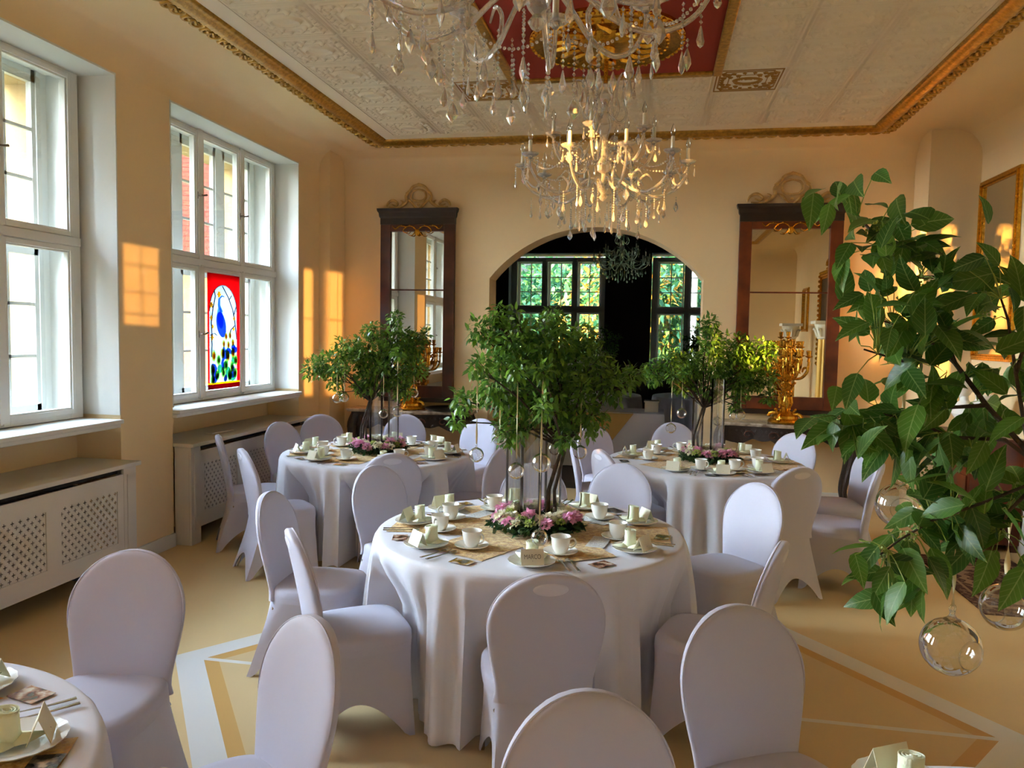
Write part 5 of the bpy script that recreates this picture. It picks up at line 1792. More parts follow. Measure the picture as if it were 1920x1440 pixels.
menu0 = MB().box(-0.045, 0.045, -0.10, 0.10, 0, 0.0006).obj('menu_card', M_MENU, smooth=False)
cup0.scale = saucer0.scale = (1.16,) * 3
nap0.scale = (1.12,) * 3
card0.scale = (1.15,) * 3
fork0.scale = spoon0.scale = (1.35, 1.15, 1.2)
plate0.scale = (1.06,) * 3
protos = {'plate': (plate0, 'plate'), 'saucer': (saucer0, 'saucer'), 'cup': (cup0, 'cup'), 'rolled_napkin': (nap0, 'napkin'), 'place_card': (card0, 'place card'), 'fork': (fork0, 'fork'), 'spoon': (spoon0, 'spoon')}
used = set()
def put(key, loc, rz, label, group, proto=None, cat=None):
    p, c = protos[key] if proto is None else (proto, cat)
    if p.name not in used:
        used.add(p.name)
        o = p
        o.location, o.rotation_euler = loc, (0, 0, rz)
    else:
        o = dup(p, loc, rz)
    tag(o, label, c, group)
    return o
SEATS = {
 0: [(-80, 'front seat'), (-27, 'front right seat'), (26, 'back right seat'), (66, 'second back right seat'), (108, 'back seat'), (150, 'back left seat'), (-178, 'left seat'), (-134, 'front left seat')],
 1: [(-119, 'front left seat'), (-156, 'left seat'), (175, 'back left seat'), (136, 'corner seat'), (95, 'back seat'), (54, 'back right seat'), (8, 'right seat'), (-24, 'front right seat'), (-66, 'front seat')],
 2: [(-114, 'front left seat'), (-51, 'front right seat'), (7, 'right seat'), (54, 'back right seat'), (95, 'back seat'), (130, 'back left seat'), (173, 'left seat'), (-82, 'front seat')],
 3: [(38, 'near right seat'), (78, 'far seat'), (2, 'right seat')],
 4: [(113, 'far seat'), (150, 'left seat'), (70, 'far right seat')],
}
ZR = ZT + 0.0045
rq = random.Random(11)
for ti, seats in SEATS.items():
    t, nm = TABS[ti]
    for si, (dg, sn) in enumerate(seats):
        a = math.radians(dg)
        face = a + PI / 2          # local +y towards the table centre
        def at(r_, da):
            q = a + math.radians(da)
            return t[0] + r_ * math.cos(q), t[1] + r_ * math.sin(q)
        G = ' on ' + nm
        RO = 0.075 if ti == 4 else 0.0
        x, y = at(0.60 + RO, 0)
        put('plate', (x, y, ZR), face, 'white scalloped plate, %s, %s' % (sn, nm), 'dessert plates' + G)
        x2, y2 = at(0.575 + RO, 0)
        nrz = face + rq.uniform(-0.6, 0.6)
        put('rolled_napkin', (x2, y2, ZR + 0.0045), nrz, 'pale green rolled napkin, %s, %s' % (sn, nm), 'rolled napkins' + G)
        x3, y3 = at(0.645 + RO, 0)
        c = put('place_card', (x3, y3, ZR + 0.013), face + rq.uniform(-0.25, 0.25) if not (ti == 0 and si == 0) else face + 0.12,
                'folded cream name card, %s, %s' % (sn, nm) if not (ti == 0 and si == 0) else 'folded cream name card lettered MARCO at the front of the centre table', 'name cards' + G)
        if ti == 0 and si == 0:
            marco = c
        x, y = at(0.455, 17)
        put('saucer', (x, y, ZR), face, 'small white saucer under its cup, %s, %s' % (sn, nm), 'saucers' + G)
        put('cup', (x, y, ZR + 0.0035), a + PI / 2 + rq.uniform(-0.5, 0.5), 'white porcelain cup with handle, %s, %s' % (sn, nm), 'coffee cups' + G)
        x, y = at(0.64, 12.5)
        put('fork', (x, y, ZR), face + 0.25, 'steel cake fork by the plate, %s, %s' % (sn, nm), 'cake forks' + G)
        x, y = at(0.64, 16)
        put('spoon', (x, y, ZR), face + 0.22, 'steel teaspoon beside the fork, %s, %s' % (sn, nm), 'teaspoons' + G)
        x, y = at(0.665, 27 if ti == 0 else 25)
        k = (si + ti) % 3
        put('photo', (x, y, ZR), face + rq.uniform(0.2, 0.7), 'small colour photo by the cutlery, %s, %s' % (sn, nm), 'photo prints' + G, photo0[k], 'photo')
    for k, da in enumerate((-95 + 70, 140, 40)[:2 if ti else 3]):
        q = math.radians(da)
        put('menu', (t[0] + 0.40 * math.cos(q), t[1] + 0.40 * math.sin(q), ZR), q + 0.3, 'printed white menu card lying on %s, %s' % (nm, ['front right', 'rear left', 'rear right'][k]), 'menu cards', menu0, 'menu card')
text_part('MARCO', 0.021, marco, (0, -0.0148, 0.0215), (PI / 2 - 0.39, 0, 0))

# ------------------------------------------------------------------ flower wreaths, vases and little trees on the tables
def petal_ball(rad, n, size, seed):
    r = np.random.RandomState(seed)
    u = r.randn(n, 3)
    u /= np.linalg.norm(u, axis=1, keepdims=True)
    u[:, 2] = np.abs(u[:, 2]) * 0.9 + 0.05
    P = u * rad * 0.55
    return P, u + r.randn(n, 3) * 0.25, np.array([0, 0, 1.0]) + r.randn(n, 3) * 0.3, size * (0.7 + 0.5 * r.rand(n))
def make_wreath(seed):
    r = root('flower_wreath')
    rr = random.Random(seed)
    bl = [(0.175 * math.cos(2 * PI * k / 20), 0.175 * math.sin(2 * PI * k / 20), 0.032, 0.058) for k in range(20)]
    P, D, Nn, Sz = cloud(bl, 17000, 0.044, seed, squash=0.85)
    P[:, 2] = np.clip(P[:, 2], 0.006, 1)
    D[:, 2] = np.where(P[:, 2] < 0.03, np.abs(D[:, 2]), D[:, 2])
    leaves_mesh('greenery', P, D, Nn, Sz, M_LEAFDK, TPL2, r)
    fl = {}
    for nm_, m_, n, size, rad in (('pink', M_PINK, 80, 0.024, 0.042), ('cream', M_CREAM, 70, 0.020, 0.034), ('lime', M_LIME, 110, 0.012, 0.036)):
        P, D, Nn, Sz = petal_ball(rad, n, size, 5)
        o = leaves_mesh('flower', P, D, Nn, Sz, m_, TPLP)
        fl[nm_] = o
    seq = ['cream', 'pink', 'lime', 'cream', 'cream', 'pink', 'lime', 'cream', 'pink', 'lime', 'cream', 'pink', 'cream', 'lime', 'cream', 'pink', 'cream', 'pink']
    seen = set()
    for k, c_ in enumerate(seq + seq):
        a = 2 * PI * k / 36 + rr.uniform(-.08, .08)
        R_ = 0.165 + (0.028 if k % 2 else -0.022)
        p = (R_ * math.cos(a), R_ * math.sin(a), (0.078 if k % 2 == 0 else 0.066) + rr.uniform(-0.012, 0.012))
        if c_ in seen:
            o = fl[c_].copy()
            COL.objects.link(o)
        else:
            o = fl[c_]
            seen.add(c_)
        o.parent = r
        o.location = p
        o.rotation_euler = (rr.uniform(-.4, .4), rr.uniform(-.4, .4), rr.uniform(0, 6))
        s_ = rr.uniform(0.85, 1.25)
        o.scale = (s_,) * 3
    return r
wreath0 = make_wreath(2)
for i, t in enumerate((T1, T2, T3)):
    c_ = (t[0] + (0.04, 0.0, 0.03)[i], t[1], ZR)
    lab = ['wreath of pink, cream and green flowers in ivy on the centre table', 'flower wreath around the vase on the left rear table', 'flower wreath around the vase on the right rear table'][i]
    o = wreath0 if i == 0 else dup(wreath0)
    o.location = c_
    o.rotation_euler = (0, 0, i * 1.3)
    tag(o, lab, 'wreath', 'flower wreaths')
def cyl_vase(h, rad):
    v = root('cylinder_vase')
    MB().lathe([(0.001, 0.0), (rad, 0.0), (rad, h), (rad - 0.004, h), (rad - 0.004, 0.012), (0.001, 0.012)], 32, caps=(False, False)).obj('glass_body', M_VASE, v)
    return v
vase0 = cyl_vase(0.66, 0.055)
vase1 = cyl_vase(0.50, 0.045)
VP = [((-0.60, 3.86), vase0, 'tall clear cylinder vase in the wreath on the centre table'), ((-0.70, 3.93), vase1, 'shorter clear vase behind the tall one on the centre table'),
      ((-0.50, 3.95), vase1, 'clear vase right of the tall one on the centre table'),
      ((T2[0] - 0.02, T2[1]), vase0, 'tall clear vase in the wreath on the left rear table'), ((T2[0] + 0.12, T2[1] + 0.03), vase1, 'shorter clear vase on the left rear table'),
      ((T3[0] + 0.09, T3[1]), vase0, 'tall clear vase in the wreath on the right rear table'), ((T3[0] - 0.06, T3[1] + 0.05), vase1, 'shorter clear vase on the right rear table'),
      ((T5[0] + 0.05, T5[1] + 0.05), vase0, 'tall clear vase on the lower right table holding the leafy branches')]
for (x, y), p, lab in VP:
    if p.name in used:
        o = dup(p, (x, y, ZR))
    else:
        used.add(p.name)
        o = p
        o.location = (x, y, ZR)
    tag(o, lab, 'vase', 'clear cylinder vases')

B1 = [(-0.86,3.77,1.76,0.07),(-0.77,3.79,1.84,0.06),(-0.70,3.79,1.69,0.15),(-0.75,3.67,1.51,0.12),(-0.93,3.73,1.42,0.07),(-0.96,3.72,1.31,0.04),(-0.65,3.78,1.45,0.16),(-0.52,3.83,1.72,0.15),(-0.51,3.94,1.83,0.07),(-0.48,3.81,1.45,0.18),(-0.34,3.95,1.58,0.14),(-0.32,3.84,1.35,0.11),(-0.20,3.87,1.51,0.10),(-0.11,3.99,1.55,0.06),(-0.41,3.71,1.25,0.06),(-0.70,3.76,1.27,0.09),(-0.63,4.05,1.57,0.18),(-0.38,4.05,1.72,0.10),(-0.69,3.80,1.85,0.03)]
B2 = [(-2.72,5.90,1.45,0.10),(-2.59,5.93,1.49,0.12),(-2.47,5.96,1.60,0.12),(-2.55,5.93,1.36,0.09),(-2.30,5.99,1.58,0.17),(-2.25,5.98,1.41,0.17),(-2.33,5.96,1.32,0.10),(-2.08,6.03,1.67,0.16),(-1.96,6.05,1.63,0.13),(-2.09,6.04,1.87,0.06),(-2.09,6.11,1.41,0.15),(-1.94,6.15,1.46,0.10),(-2.01,6.02,1.28,0.09),(-2.50,5.93,1.25,0.04),(-2.26,6.00,1.76,0.08),(-1.85,6.08,1.72,0.06)]
B3 = [(-0.01,6.40,1.45,0.10),(0.12,6.43,1.54,0.10),(0.27,6.45,1.50,0.14),(0.43,6.50,1.85,0.08),(0.46,6.50,1.72,0.11),(0.48,6.49,1.55,0.17),(0.65,6.53,1.64,0.16),(0.82,6.56,1.60,0.14),(0.93,6.58,1.66,0.07),(0.68,6.52,1.42,0.17),(0.45,6.47,1.33,0.12),(0.87,6.56,1.42,0.12),(0.92,6.56,1.27,0.06),(0.66,6.50,1.20,0.06),(0.23,6.43,1.35,0.08)]
BALLS = [
 ((-0.727,3.654,1.249),0.039,0.30,'0','glass ball level with the leaves left of the vases on the centre table'),
 ((-0.780,3.387,1.201),0.034,0.34,'1','leftmost hanging glass ball before the centre table, over the cup side'),
 ((-0.609,3.464,1.123),0.039,0.40,'2','lowest glass ball hanging left of the glass vases'),
 ((-0.463,3.857,1.266),0.043,0.20,'0','glass ball tucked right under the leaves right of the vases'),
 ((-0.490,3.438,1.170),0.044,0.34,'1','glass ball hanging in front of the tall vase'),
 ((-0.494,3.947,1.160),0.033,0.28,'2','small glass ball behind the vase on the centre table'),
 ((-0.341,3.721,1.183),0.034,0.25,'0','rightmost glass ball hanging over the centre table'),
 ((-0.461,3.221,0.885),0.036,0.50,'1','glass ball hanging low before the wreath just above the cups'),
 ((-2.372,5.542,1.236),0.036,0.16,'2','left glass ball of the pair below the left end of the left rear tree'),
 ((-2.395,5.741,1.228),0.036,0.16,'0','right glass ball of the pair below the left end of the left rear tree'),
 ((-2.184,5.986,1.268),0.038,0.14,'1','glass ball above the vase of the left rear table'),
 ((-2.089,5.789,1.104),0.037,0.30,'2','lower glass ball beside the vase of the left rear table'),
 ((-1.949,5.715,1.133),0.042,0.38,'0','lowest glass ball right of the vase of the left rear table'),
 ((-1.949,6.130,1.248),0.038,0.40,'1','glass ball on a long ribbon before the narrow mirror'),
 ((0.223,6.216,1.149),0.040,0.26,'2','shiny glass ball hanging against the dark arch'),
 ((0.141,6.092,1.042),0.040,0.34,'0','glass ball hanging before the chair below the arch'),
 ((0.645,6.495,1.115),0.034,0.20,'1','left glass ball of the cluster below the right console mirror'),
 ((0.690,6.403,1.134),0.040,0.22,'2','right glass ball of the cluster below the right console mirror'),
 ((0.510,6.366,1.080),0.036,0.30,'0','glass ball hanging beside the vase of the right rear table'),
 ((0.553,1.860,1.378),0.050,0.24,'1','large glass ball behind the leaves nearest the right rear chairs'),
 ((0.600,1.649,1.141),0.057,0.16,'2','large glass ball hanging lowest over the floor at the right'),
 ((0.796,1.890,1.153),0.052,0.16,'0','large glass ball over the rug at the right picture edge'),
]
TWIGS = {0: range(0, 8), 1: range(8, 14), 2: range(14, 19)}
def with_twigs(blobs, k):
    out = list(blobs)
    for i in TWIGS[k]:
        p, rad, L = BALLS[i][:3]
        out.append((p[0], p[1], p[2] + rad * 1.46 + L + 0.01, 0.05))
    return out
def table_tree(label, blobs, foot, z0, seed, dens, size, group='leafy branch arrangements'):
    t = root('branch_arrangement', label, 'branch arrangement', (foot[0], foot[1], z0), group=group)
    rr = random.Random(seed)
    F0 = Vector((0, 0, 0.0))
    fork = Vector((0.06, 0.0, 0.42))
    m = MB()
    for k, a in enumerate((0, 2.1, 4.2)):
        m.tube([(0.03 * math.cos(a), 0.03 * math.sin(a), 0.012), (0.02 * math.cos(a), 0.03 * math.sin(a), 0.2), tuple(fork + Vector((0.012 * math.cos(a), 0.012 * math.sin(a), 0)))], [0.011, 0.009, 0.008], 7)
    for x, y, z, r_ in blobs:
        e = Vector((x - foot[0], y - foot[1], z - z0))
        mid = fork.lerp(e, 0.5) + Vector((rr.uniform(-.03, .03), rr.uniform(-.03, .03), 0.05))
        m.tube([tuple(fork), tuple(mid), tuple(e)], [0.007, 0.005, 0.0025], 6)
        for k in range(3):
            d_ = Vector((rr.uniform(-1, 1), rr.uniform(-1, 1), rr.uniform(-.6, 1))).normalized() * r_ * 0.8
            m.tube([tuple(mid.lerp(e, 0.6)), tuple(e + d_)], [0.003, 0.0012], 5)
    m.obj('branches', M_BARK, t)
    P, D, Nn, Sz = cloud(blobs, dens, size, seed, origin=(foot[0], foot[1], z0))
    leaves_mesh('foliage', P, D, Nn, Sz, M_LEAF, TPL3, t)
    return t
table_tree('bushy branches of small green leaves in the vases on the centre table', with_twigs(B1, 0), (-0.50, 3.86), ZR, 5, 27000, 0.039)
tr2 = table_tree('bushy green branches on the left rear table before the narrow mirror', with_twigs(B2, 1), (-2.33, 5.98), ZR, 6, 23000, 0.042)
table_tree('bushy green branches on the right rear table beside the arch', with_twigs(B3, 2), (0.34, 6.38), ZR, 7, 23000, 0.042)
far = table_tree('dark leafy branches on the left table of the far room', [(x + 1.24 , y + 7.2, z, r_) for x, y, z, r_ in B2], (-0.98, 13.2), ZT, 8, 6000, 0.06, 'branch arrangements in the far room')
dup(far, (0.76, 13.4, ZT), 2.0, 'dark leafy branches on the right table of the far room')

# ------------------------------------------------------------------ hanging glass balls
def glass_ball():
    b = root('hanging_glass_ball')
    m = MB()
    # round globe with an oval opening in one side and a little neck and loop on top
    R = []
    n, K = 36, 22
    a0 = 0.52
    for j in range(K + 1):
        th = a0 + (PI - a0) * j / K
        R.append([(math.sin(max(th, 0)) * math.cos(2 * PI * k / n) if j < K else 0.004 * math.cos(2 * PI * k / n), -math.cos(th), (math.sin(th) if j < K else 0.004) * math.sin(2 * PI * k / n)) for k in range(n)])
    m.rings(R, caps=(False, True))
    m.tube([(math.sin(a0) * math.cos(2 * PI * k / n), -math.cos(a0), math.sin(a0) * math.sin(2 * PI * k / n)) for k in range(n)], 0.022, 6, closed=True)
    m.lathe([(0.30, 0.95), (0.16, 1.04), (0.09, 1.14), (0.085, 1.22), (0.10, 1.28)], 14, caps=(False, True))
    m.tube([(0.12 * math.cos(t), 0, 1.36 + 0.12 * math.sin(t)) for t in [2 * PI * k / 14 for k in range(14)]], 0.035, 6, closed=True)
    m.obj('globe', M_BALL, b, sharp=0)
    return b
ball0 = glass_ball()
ball0.scale = (0.04,) * 3
def ribbon(L, w):
    m = MB()
    n = 14
    v, f = [], []
    for k in range(n + 1):
        t = k / n
        ww = w * (1 + 0.5 * math.sin(t * 9))
        a = t * 5
        v += [(-ww * math.cos(a), -ww * math.sin(a), L * t), (ww * math.cos(a), ww * math.sin(a), L * t)]
    f = [(2 * k, 2 * k + 1, 2 * k + 3, 2 * k + 2) for k in range(n)]
    m.add(v, f)
    return m
rb_cache = {}
for k, (p, rad, L, v, lab) in enumerate(BALLS):
    o = ball0 if k == 0 else dup(ball0)
    o.location = p
    o.scale = (rad,) * 3
    o.rotation_euler = (0, 0, [-0.9, -0.1, 0.45][int(v)])
    for old in [c_ for c_ in o.children if c_.name.startswith('ribbon')]:
        bpy.data.objects.remove(old)
    rbn = ribbon(L / rad, 0.0032 / rad if k < 19 else 0.0045 / rad).obj('ribbon', M_RIBBON, o, loc=(0, 0, 1.46), solid=0.0006)
    tag(o, lab.replace('  ', ' '), 'glass ball', 'hanging glass balls')

# ------------------------------------------------------------------ big dogwood branches reaching in from the right
RT = (T5[0] + 0.05, T5[1] + 0.05, ZR)
big = root('dogwood_branches', 'large green leafy dogwood branches reaching across the right side of the picture', 'branches', RT)
BR = [
 [(0.88,1.21,0.80),(0.86,1.24,1.20),(0.78,1.36,1.38),(0.707,1.483,1.44),(0.682,1.559,1.548),(0.636,1.637,1.628),(0.592,1.685,1.708),(0.576,1.739,1.794),(0.515,1.754,1.883),(0.454,1.779,1.975),(0.404,1.805,2.042),(0.373,1.822,2.085)],
 [(0.70,1.53,1.52),(0.651,1.585,1.568),(0.567,1.620,1.565),(0.522,1.664,1.589),(0.448,1.652,1.604),(0.360,1.665,1.583)],
 [(0.636,1.637,1.628),(0.545,1.620,1.621),(0.481,1.614,1.708),(0.404,1.622,1.732)],
 [(0.87,1.22,1.25),(0.76,1.42,1.45),(0.693,1.537,1.503),(0.620,1.572,1.452),(0.541,1.605,1.404),(0.481,1.591,1.367),(0.441,1.582,1.335)],
 [(0.682,1.559,1.548),(0.667,1.596,1.693),(0.672,1.654,1.794),(0.650,1.654,1.855)],
 [(0.515,1.754,1.883),(0.595,1.748,1.883),(0.648,1.761,1.928)],
 [(0.667,1.596,1.693),(0.713,1.661,1.774),(0.722,1.666,1.836)],
 [(0.592,1.685,1.708),(0.533,1.729,1.771),(0.457,1.717,1.792)],
 [(0.693,1.537,1.503),(0.660,1.578,1.433),(0.664,1.625,1.370)]]
for k, pts in enumerate(BR):
    w = 0.0065 if k == 0 else 0.0036
    n = len(pts)
    MB().tube([(x - RT[0], y - RT[1], z - RT[2]) for x, y, z in pts], [w * (1 - 0.75 * i / (n - 1)) + 0.0008 for i in range(n)], 8).obj('branch', M_BARK, big)
CL=[(0.30,1.62,2.03,1),(0.33,1.63,2.05,1),(0.40,1.64,2.02,1),(0.42,1.64,2.03,1),(0.35,1.63,1.98,1),(0.33,1.63,2.01,1),(0.44,1.65,2.00,1),(0.47,1.65,2.01,1),(0.43,1.64,1.97,2),(0.38,1.63,1.96,2),(0.47,1.65,1.96,2),(0.50,1.65,1.97,1),(0.52,1.66,1.94,2),(0.42,1.64,1.92,3),(0.48,1.65,1.91,3),(0.54,1.66,1.90,3),(0.38,1.63,1.89,1),(0.40,1.63,1.86,2),(0.46,1.64,1.84,3),(0.53,1.65,1.83,3),(0.59,1.66,1.88,2),(0.60,1.66,1.83,2),(0.59,1.67,1.94,1),(0.64,1.68,1.90,2),(0.42,1.63,1.80,2),(0.49,1.64,1.79,3),(0.55,1.65,1.79,3),(0.38,1.62,1.77,2),(0.37,1.62,1.75,1),(0.47,1.63,1.74,3),(0.53,1.64,1.74,2),(0.69,1.68,1.86,2),(0.67,1.68,1.83,2),(0.69,1.68,1.77,2),(0.65,1.67,1.76,2),(0.61,1.66,1.75,2),(0.48,1.63,1.69,2),(0.52,1.64,1.70,2),(0.47,1.63,1.65,2),(0.43,1.62,1.64,1),(0.53,1.64,1.65,3),(0.57,1.65,1.65,2),(0.62,1.66,1.67,2),(0.68,1.67,1.65,3),(0.36,1.61,1.64,1),(0.36,1.60,1.61,2),(0.33,1.60,1.58,2),(0.39,1.61,1.58,3),(0.43,1.62,1.56,3),(0.37,1.60,1.55,2),(0.45,1.62,1.59,2),(0.49,1.63,1.58,3),(0.55,1.64,1.58,3),(0.63,1.65,1.58,3),(0.68,1.66,1.59,2),(0.49,1.62,1.53,3),(0.47,1.62,1.51,2),(0.53,1.63,1.50,3),(0.60,1.64,1.52,3),(0.65,1.65,1.50,3),(0.70,1.66,1.50,3),(0.55,1.63,1.45,3),(0.60,1.64,1.44,3),(0.65,1.65,1.43,3),(0.70,1.66,1.43,2),(0.58,1.63,1.38,3),(0.53,1.62,1.37,3),(0.63,1.64,1.37,3),(0.68,1.65,1.35,2),(0.50,1.61,1.33,3),(0.44,1.60,1.32,2),(0.40,1.59,1.32,1),(0.46,1.60,1.29,3),(0.49,1.61,1.26,2),(0.42,1.59,1.26,1),(0.51,1.61,1.24,1),(0.47,1.60,1.23,1),(0.59,1.63,1.33,2),(0.65,1.64,1.31,1),(0.55,1.62,1.31,2),(0.69,1.67,1.70,2),(0.58,1.66,1.77,2),(0.54,1.66,1.93,1),(0.51,1.64,1.75,2),(0.62,1.64,1.46,2),(0.64,1.65,1.53,2)]
rp = np.random.RandomState(4)
allb = np.array([p for pts in BR for a_, b_ in zip(pts[:-1], pts[1:]) for p in [tuple(np.array(a_) * (1 - f) + np.array(b_) * f) for f in (0, .33, .66)]])
P, D, Nn, Sz = [], [], [], []
stalks = MB()
for x, y, z, n in CL:
    for k in range(int(n * 2.2)):
        c_ = np.array([x, y, z]) + rp.randn(3) * np.array([0.018, 0.055, 0.018])
        i = np.argmin(((allb - c_) ** 2).sum(1))
        away = c_ - allb[i]
        away = away / max(np.linalg.norm(away), 1e-6)
        d_ = away * 0.8 + rp.randn(3) * 0.45 + np.array([-0.10, 0, -0.25])
        d_ /= np.linalg.norm(d_)
        s_ = 0.078 * (0.75 + 0.5 * rp.rand())
        st_ = c_ - d_ * s_ * 0.5
        P.append(st_ - np.array(RT)); D.append(d_); Sz.append(s_)
        Nn.append(np.array([-0.2, -0.45, 0.8]) + rp.randn(3) * 0.45)
        if np.linalg.norm(st_ - allb[i]) < 0.14:
            q0 = allb[i] - np.array(RT)
            q1 = st_ - np.array(RT)
            stalks.tube([tuple(q0), tuple((q0 + q1) / 2 + np.array([0, 0, 0.006])), tuple(q1)], [0.0013, 0.001, 0.001], 5)
stalks.obj('leaf_stalks', M_BUD, big)
leaves_mesh('foliage', np.array(P), np.array(D), np.array(Nn), np.array(Sz), M_LEAFBIG, TPL5, big)
bd = MB()
for (x, y, z) in [(0.41,1.62,1.97),(0.46,1.68,1.93),(0.52,1.68,1.87),(0.58,1.70,1.83),(0.64,1.68,1.80),(0.50,1.66,1.72),(0.42,1.62,1.58),(0.48,1.62,1.55),(0.56,1.63,1.42),(0.50,1.60,1.38),(0.44,1.58,1.34),(0.62,1.64,1.40),(0.54,1.64,1.50),(0.47,1.68,1.60)]:
    for k in range(22):
        u = rp.randn(3)
        u = u / np.linalg.norm(u) * rp.uniform(0.006, 0.020)
        bd.ball((x + u[0] - RT[0], y + u[1] - RT[1], z + u[2] - RT[2]), 0.0028, 6)
bd.obj('buds', M_BUD, big)['kind'] = 'stuff'

# ------------------------------------------------------------------ crystal chandeliers
def make_chandelier():
    r = root('crystal_chandelier')
    # local z = 0 at the lowest drop
    stem = MB()
    stem.lathe([(0.001, 0.26), (0.018, 0.27), (0.030, 0.29), (0.014, 0.31), (0.030, 0.33), (0.042, 0.36), (0.02, 0.39), (0.014, 0.42), (0.014, 0.45), (0.045, 0.47), (0.05, 0.52), (0.022, 0.56), (0.016, 0.66), (0.03, 0.70), (0.05, 0.78), (0.03, 0.84), (0.02, 0.92), (0.05, 0.98), (0.02, 1.03), (0.012, 1.08)], 16, caps=(False, True))
    stem.obj('stem', M_GARM, r)
    MB().tube([(0, 0, 1.06), (0, 0, 1.30)], 0.016, 10).obj('rod', M_GOLDB, r)
    MB().lathe([(0.01, 1.22), (0.055, 1.26), (0.07, 1.33), (0.075, 1.365)], 20).obj('ceiling_cup', M_GOLDB, r)
    # strand prototypes
    def strand(n, drop, big=1.0):
        m = MB()
        z = 0
        for k in range(n):
            z -= 0.016
            m.add([(0, 0, z + .0075), (.006, 0, z), (0, .006, z), (-.006, 0, z), (0, -.006, z), (0, 0, z - .0075)], [(0, 1, 2), (0, 2, 3), (0, 3, 4), (0, 4, 1), (5, 2, 1), (5, 3, 2), (5, 4, 3), (5, 1, 4)])
        z -= 0.010
        s_ = big
        if drop == 'pear':
            pr_ = [(0.002, 0), (0.006, -0.012), (0.010, -0.030), (0.014, -0.043), (0.010, -0.055), (0.001, -0.062)]
        else:
            pr_ = [(0.002, 0), (0.008, -0.008), (0.016, -0.024), (0.019, -0.036), (0.009, -0.050), (0.001, -0.058)]
        R = []
        for rr_, zz_ in pr_:
            R.append([(rr_ * s_ * math.cos(2 * PI * k / 8), rr_ * 0.5 * s_ * math.sin(2 * PI * k / 8), z + zz_ * s_) for k in range(8)])
        m.rings(R)
        return m.mesh('crystal_strand', M_CRYSTAL, smooth=False)
    SHORT, LEAF, MED, LONG, XL_ = strand(1, 'pear'), strand(2, 'leaf', 1.25), strand(5, 'pear'), strand(9, 'pear', 1.1), strand(13, 'leaf', 1.15)
    def hang(me, x, y, z, a):
        o = bpy.data.objects.new('crystal_strand', me)
        COL.objects.link(o)
        o.parent = r
        o.location = (x, y, z)
        o.rotation_euler = (0, 0, a)
    def garland(p0, p1, sag, n):
        m = MB()
        for k in range(n + 1):
            t = k / n
            x, y = p0[0] + (p1[0] - p0[0]) * t, p0[1] + (p1[1] - p0[1]) * t
            z = p0[2] + (p1[2] - p0[2]) * t - sag * 4 * t * (1 - t)
            m.ball((x, y, z), 0.0070, 6)
        return m
    tiers = [(10, 0.57, 0.29, 0.51, 0.0, 0.36), (6, 0.36, 0.49, 0.69, 0.35, 0.64)]
    for ti, (n, R_, zl, zc, ph, zh) in enumerate(tiers):
        arm_me = pan_me = can_me = bul_me = None
        for k in range(n):
            a = 2 * PI * k / n + ph
            ca, sa = math.cos(a), math.sin(a)
            if arm_me is None:
                A = MB().stube([(0.03, 0, zh), (0.08, 0, zh + 0.05), (0.15 * R_ / .56, 0, zh + 0.02), (0.26 * R_ / .56, 0, zl + 0.02), (0.38 * R_ / .56, 0, zl), (0.49 * R_ / .56, 0, zl + 0.05), (R_ - 0.005, 0, zl + 0.14), (R_, 0, zc - 0.02)],
                             [0.008, 0.008, 0.0085, 0.0095, 0.0095, 0.009, 0.008, 0.007], 9)
                A.stube([(0.26 * R_ / .56, 0, zl + 0.02), (0.24 * R_ / .56, 0, zl + 0.10), (0.29 * R_ / .56, 0, zl + 0.15), (0.33 * R_ / .56, 0, zl + 0.11)], [0.008, 0.008, 0.007, 0.004], 8)
                arm_me = A.mesh('glass_arm', M_GARM)
                pan_me = MB().lathe([(0.012, -0.02), (0.02, -0.008), (0.048, 0.002), (0.058, 0.014), (0.055, 0.016), (0.045, 0.006), (0.016, 0.0), (0.014, 0.016)], 14, caps=(True, True)).mesh('drip_pan', M_GARM)
                can_me = MB().lathe([(0.0125, 0.012), (0.0125, 0.095), (0.010, 0.10)], 12).mesh('candle_tube', M_CANDLE)
                bul_me = MB().lathe([(0.008, 0.10), (0.0155, 0.118), (0.0165, 0.13), (0.010, 0.155), (0.003, 0.175), (0.001, 0.182)], 12).mesh('flame_bulb', M_BALL)
            def lk(me, loc, par, rz=0):
                o = bpy.data.objects.new(me.name.split('.')[0], me)
                COL.objects.link(o)
                o.parent = par
                o.location = loc
                o.rotation_euler = (0, 0, rz)
                return o
            am_ = lk(arm_me, (0, 0, 0), r, a)
            lk(pan_me, (R_, 0, zc), am_)
            lk(can_me, (R_, 0, zc), am_)
            lk(bul_me, (R_, 0, zc), am_)
            for q in range(3):
                b_ = a + q * 2.1 + 0.4
                hang([SHORT, LEAF, MED][(q + k) % 3], R_ * ca + 0.05 * math.cos(b_), R_ * sa + 0.05 * math.sin(b_), zc, b_ + PI / 2)
            hang(LEAF if ti == 0 else SHORT, 0.38 * R_ / .56 * ca, 0.38 * R_ / .56 * sa, zl - 0.01, a + 0.9)
            if ti == 0:
                hang([LONG, XL_, LONG][k % 3], 0.30 * ca, 0.30 * sa, 0.30, a + 0.3)
                hang([MED, LEAF, MED][k % 3], 0.36 * math.cos(a + .2), 0.36 * math.sin(a + .2), 0.30, a)
                hang([LEAF, MED][k % 2], 0.50 * math.cos(a + .05), 0.50 * math.sin(a + .05), 0.30, a + .8)
                hang([MED, LONG][k % 2], 0.44 * math.cos(a + 0.31), 0.44 * math.sin(a + 0.31), 0.34, a + 1.3)
            a2 = 2 * PI * (k + 1) / n + ph
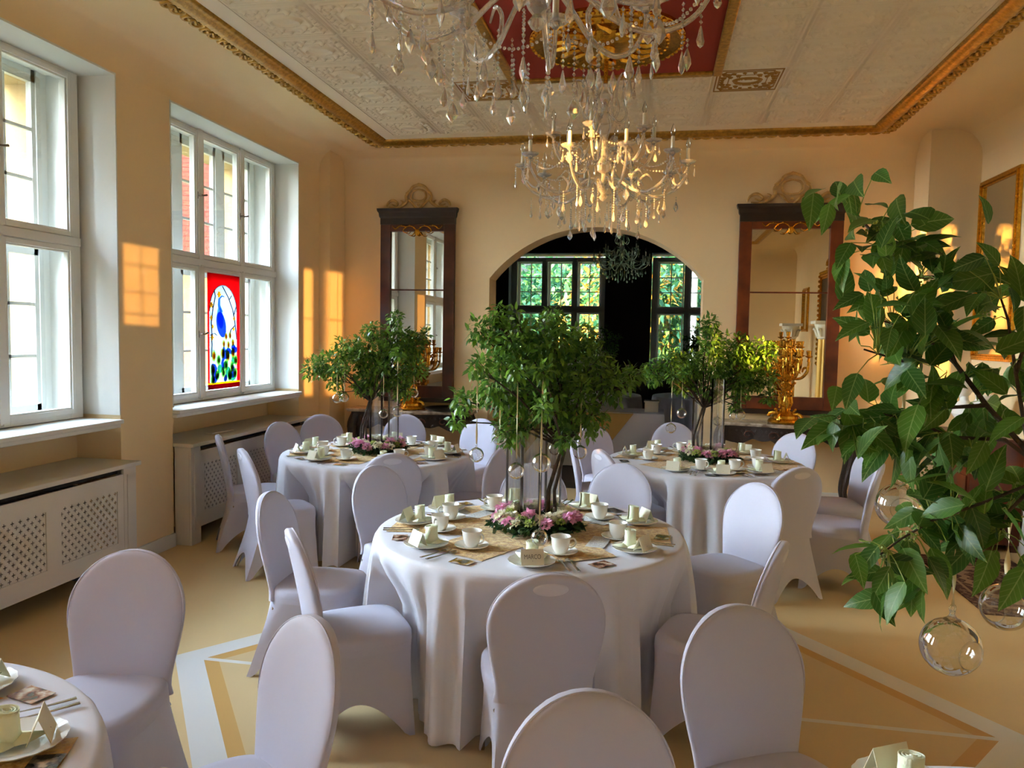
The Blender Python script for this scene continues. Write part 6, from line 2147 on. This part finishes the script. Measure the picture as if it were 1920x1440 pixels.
            garland((R_ * ca, R_ * sa, zc - 0.02), (R_ * math.cos(a2), R_ * math.sin(a2), zc - 0.02), 0.09, 20 if ti == 0 else 20).obj('bead_garland', M_CRYSTAL, r, sharp=0)
            if k % 2 == 0:
                garland((0.03 * ca, 0.03 * sa, zh + 0.26), (R_ * ca, R_ * sa, zc - 0.01), 0.09, 26 if ti == 0 else 17).obj('bead_garland', M_CRYSTAL, r, sharp=0)
    for k in range(6):
        a = 2 * PI * k / 6
        hang(LONG if k % 2 else XL_, 0.12 * math.cos(a), 0.12 * math.sin(a), 0.27 if k % 2 else 0.285, a)
        hang(MED, 0.20 * math.cos(a + .5), 0.20 * math.sin(a + .5), 0.22, a)
    # crown of glass scrolls
    for k in range(6):
        a = 2 * PI * k / 6 + 0.2
        MB().stube([(x * math.cos(a), x * math.sin(a), z) for x, z in [(0.03, 0.86), (0.10, 0.80), (0.15, 0.86), (0.12, 0.96), (0.15, 1.06), (0.20, 1.08), (0.19, 1.02)]], [0.007, 0.009, 0.009, 0.008, 0.008, 0.006, 0.003], 7).obj('crown_scroll', M_GARM, r)
        hang(SHORT, 0.20 * math.cos(a), 0.20 * math.sin(a), 1.05, a)
    return r
ch0 = make_chandelier()
ch0.location = (-0.385, 5.47, 2.42)
tag(ch0, 'crystal chandelier in the middle of the picture glowing in the evening sun', 'chandelier', 'crystal chandeliers')
dup(ch0, (-0.385, 2.42, 2.42), 0.35, 'near crystal chandelier cut off by the top edge of the picture')
c3 = dup(ch0, (-0.58, 13.0, 2.62), 0.1, 'small dark chandelier seen through the arch in the far room', scale=0.80)
rod = [x for x in c3.children if x.name.startswith('rod')][0]
rod.scale = (1, 1, 1)
for o in (c3,):
    MB().tube([(0, 0, 1.30), (0, 0, 1.88)], 0.012, 8).obj('rod', M_STEEL, o)
# seats in the far room
for k, (x, y, rz) in enumerate([(-2.15, 12.75, -1.2), (1.95, 12.9, 1.2)]):
    dup(chair0, (x, y, 0), rz, 'white covered chair in the far room, %s of the dark tables' % ['left', 'right'][k], 'far room chairs')
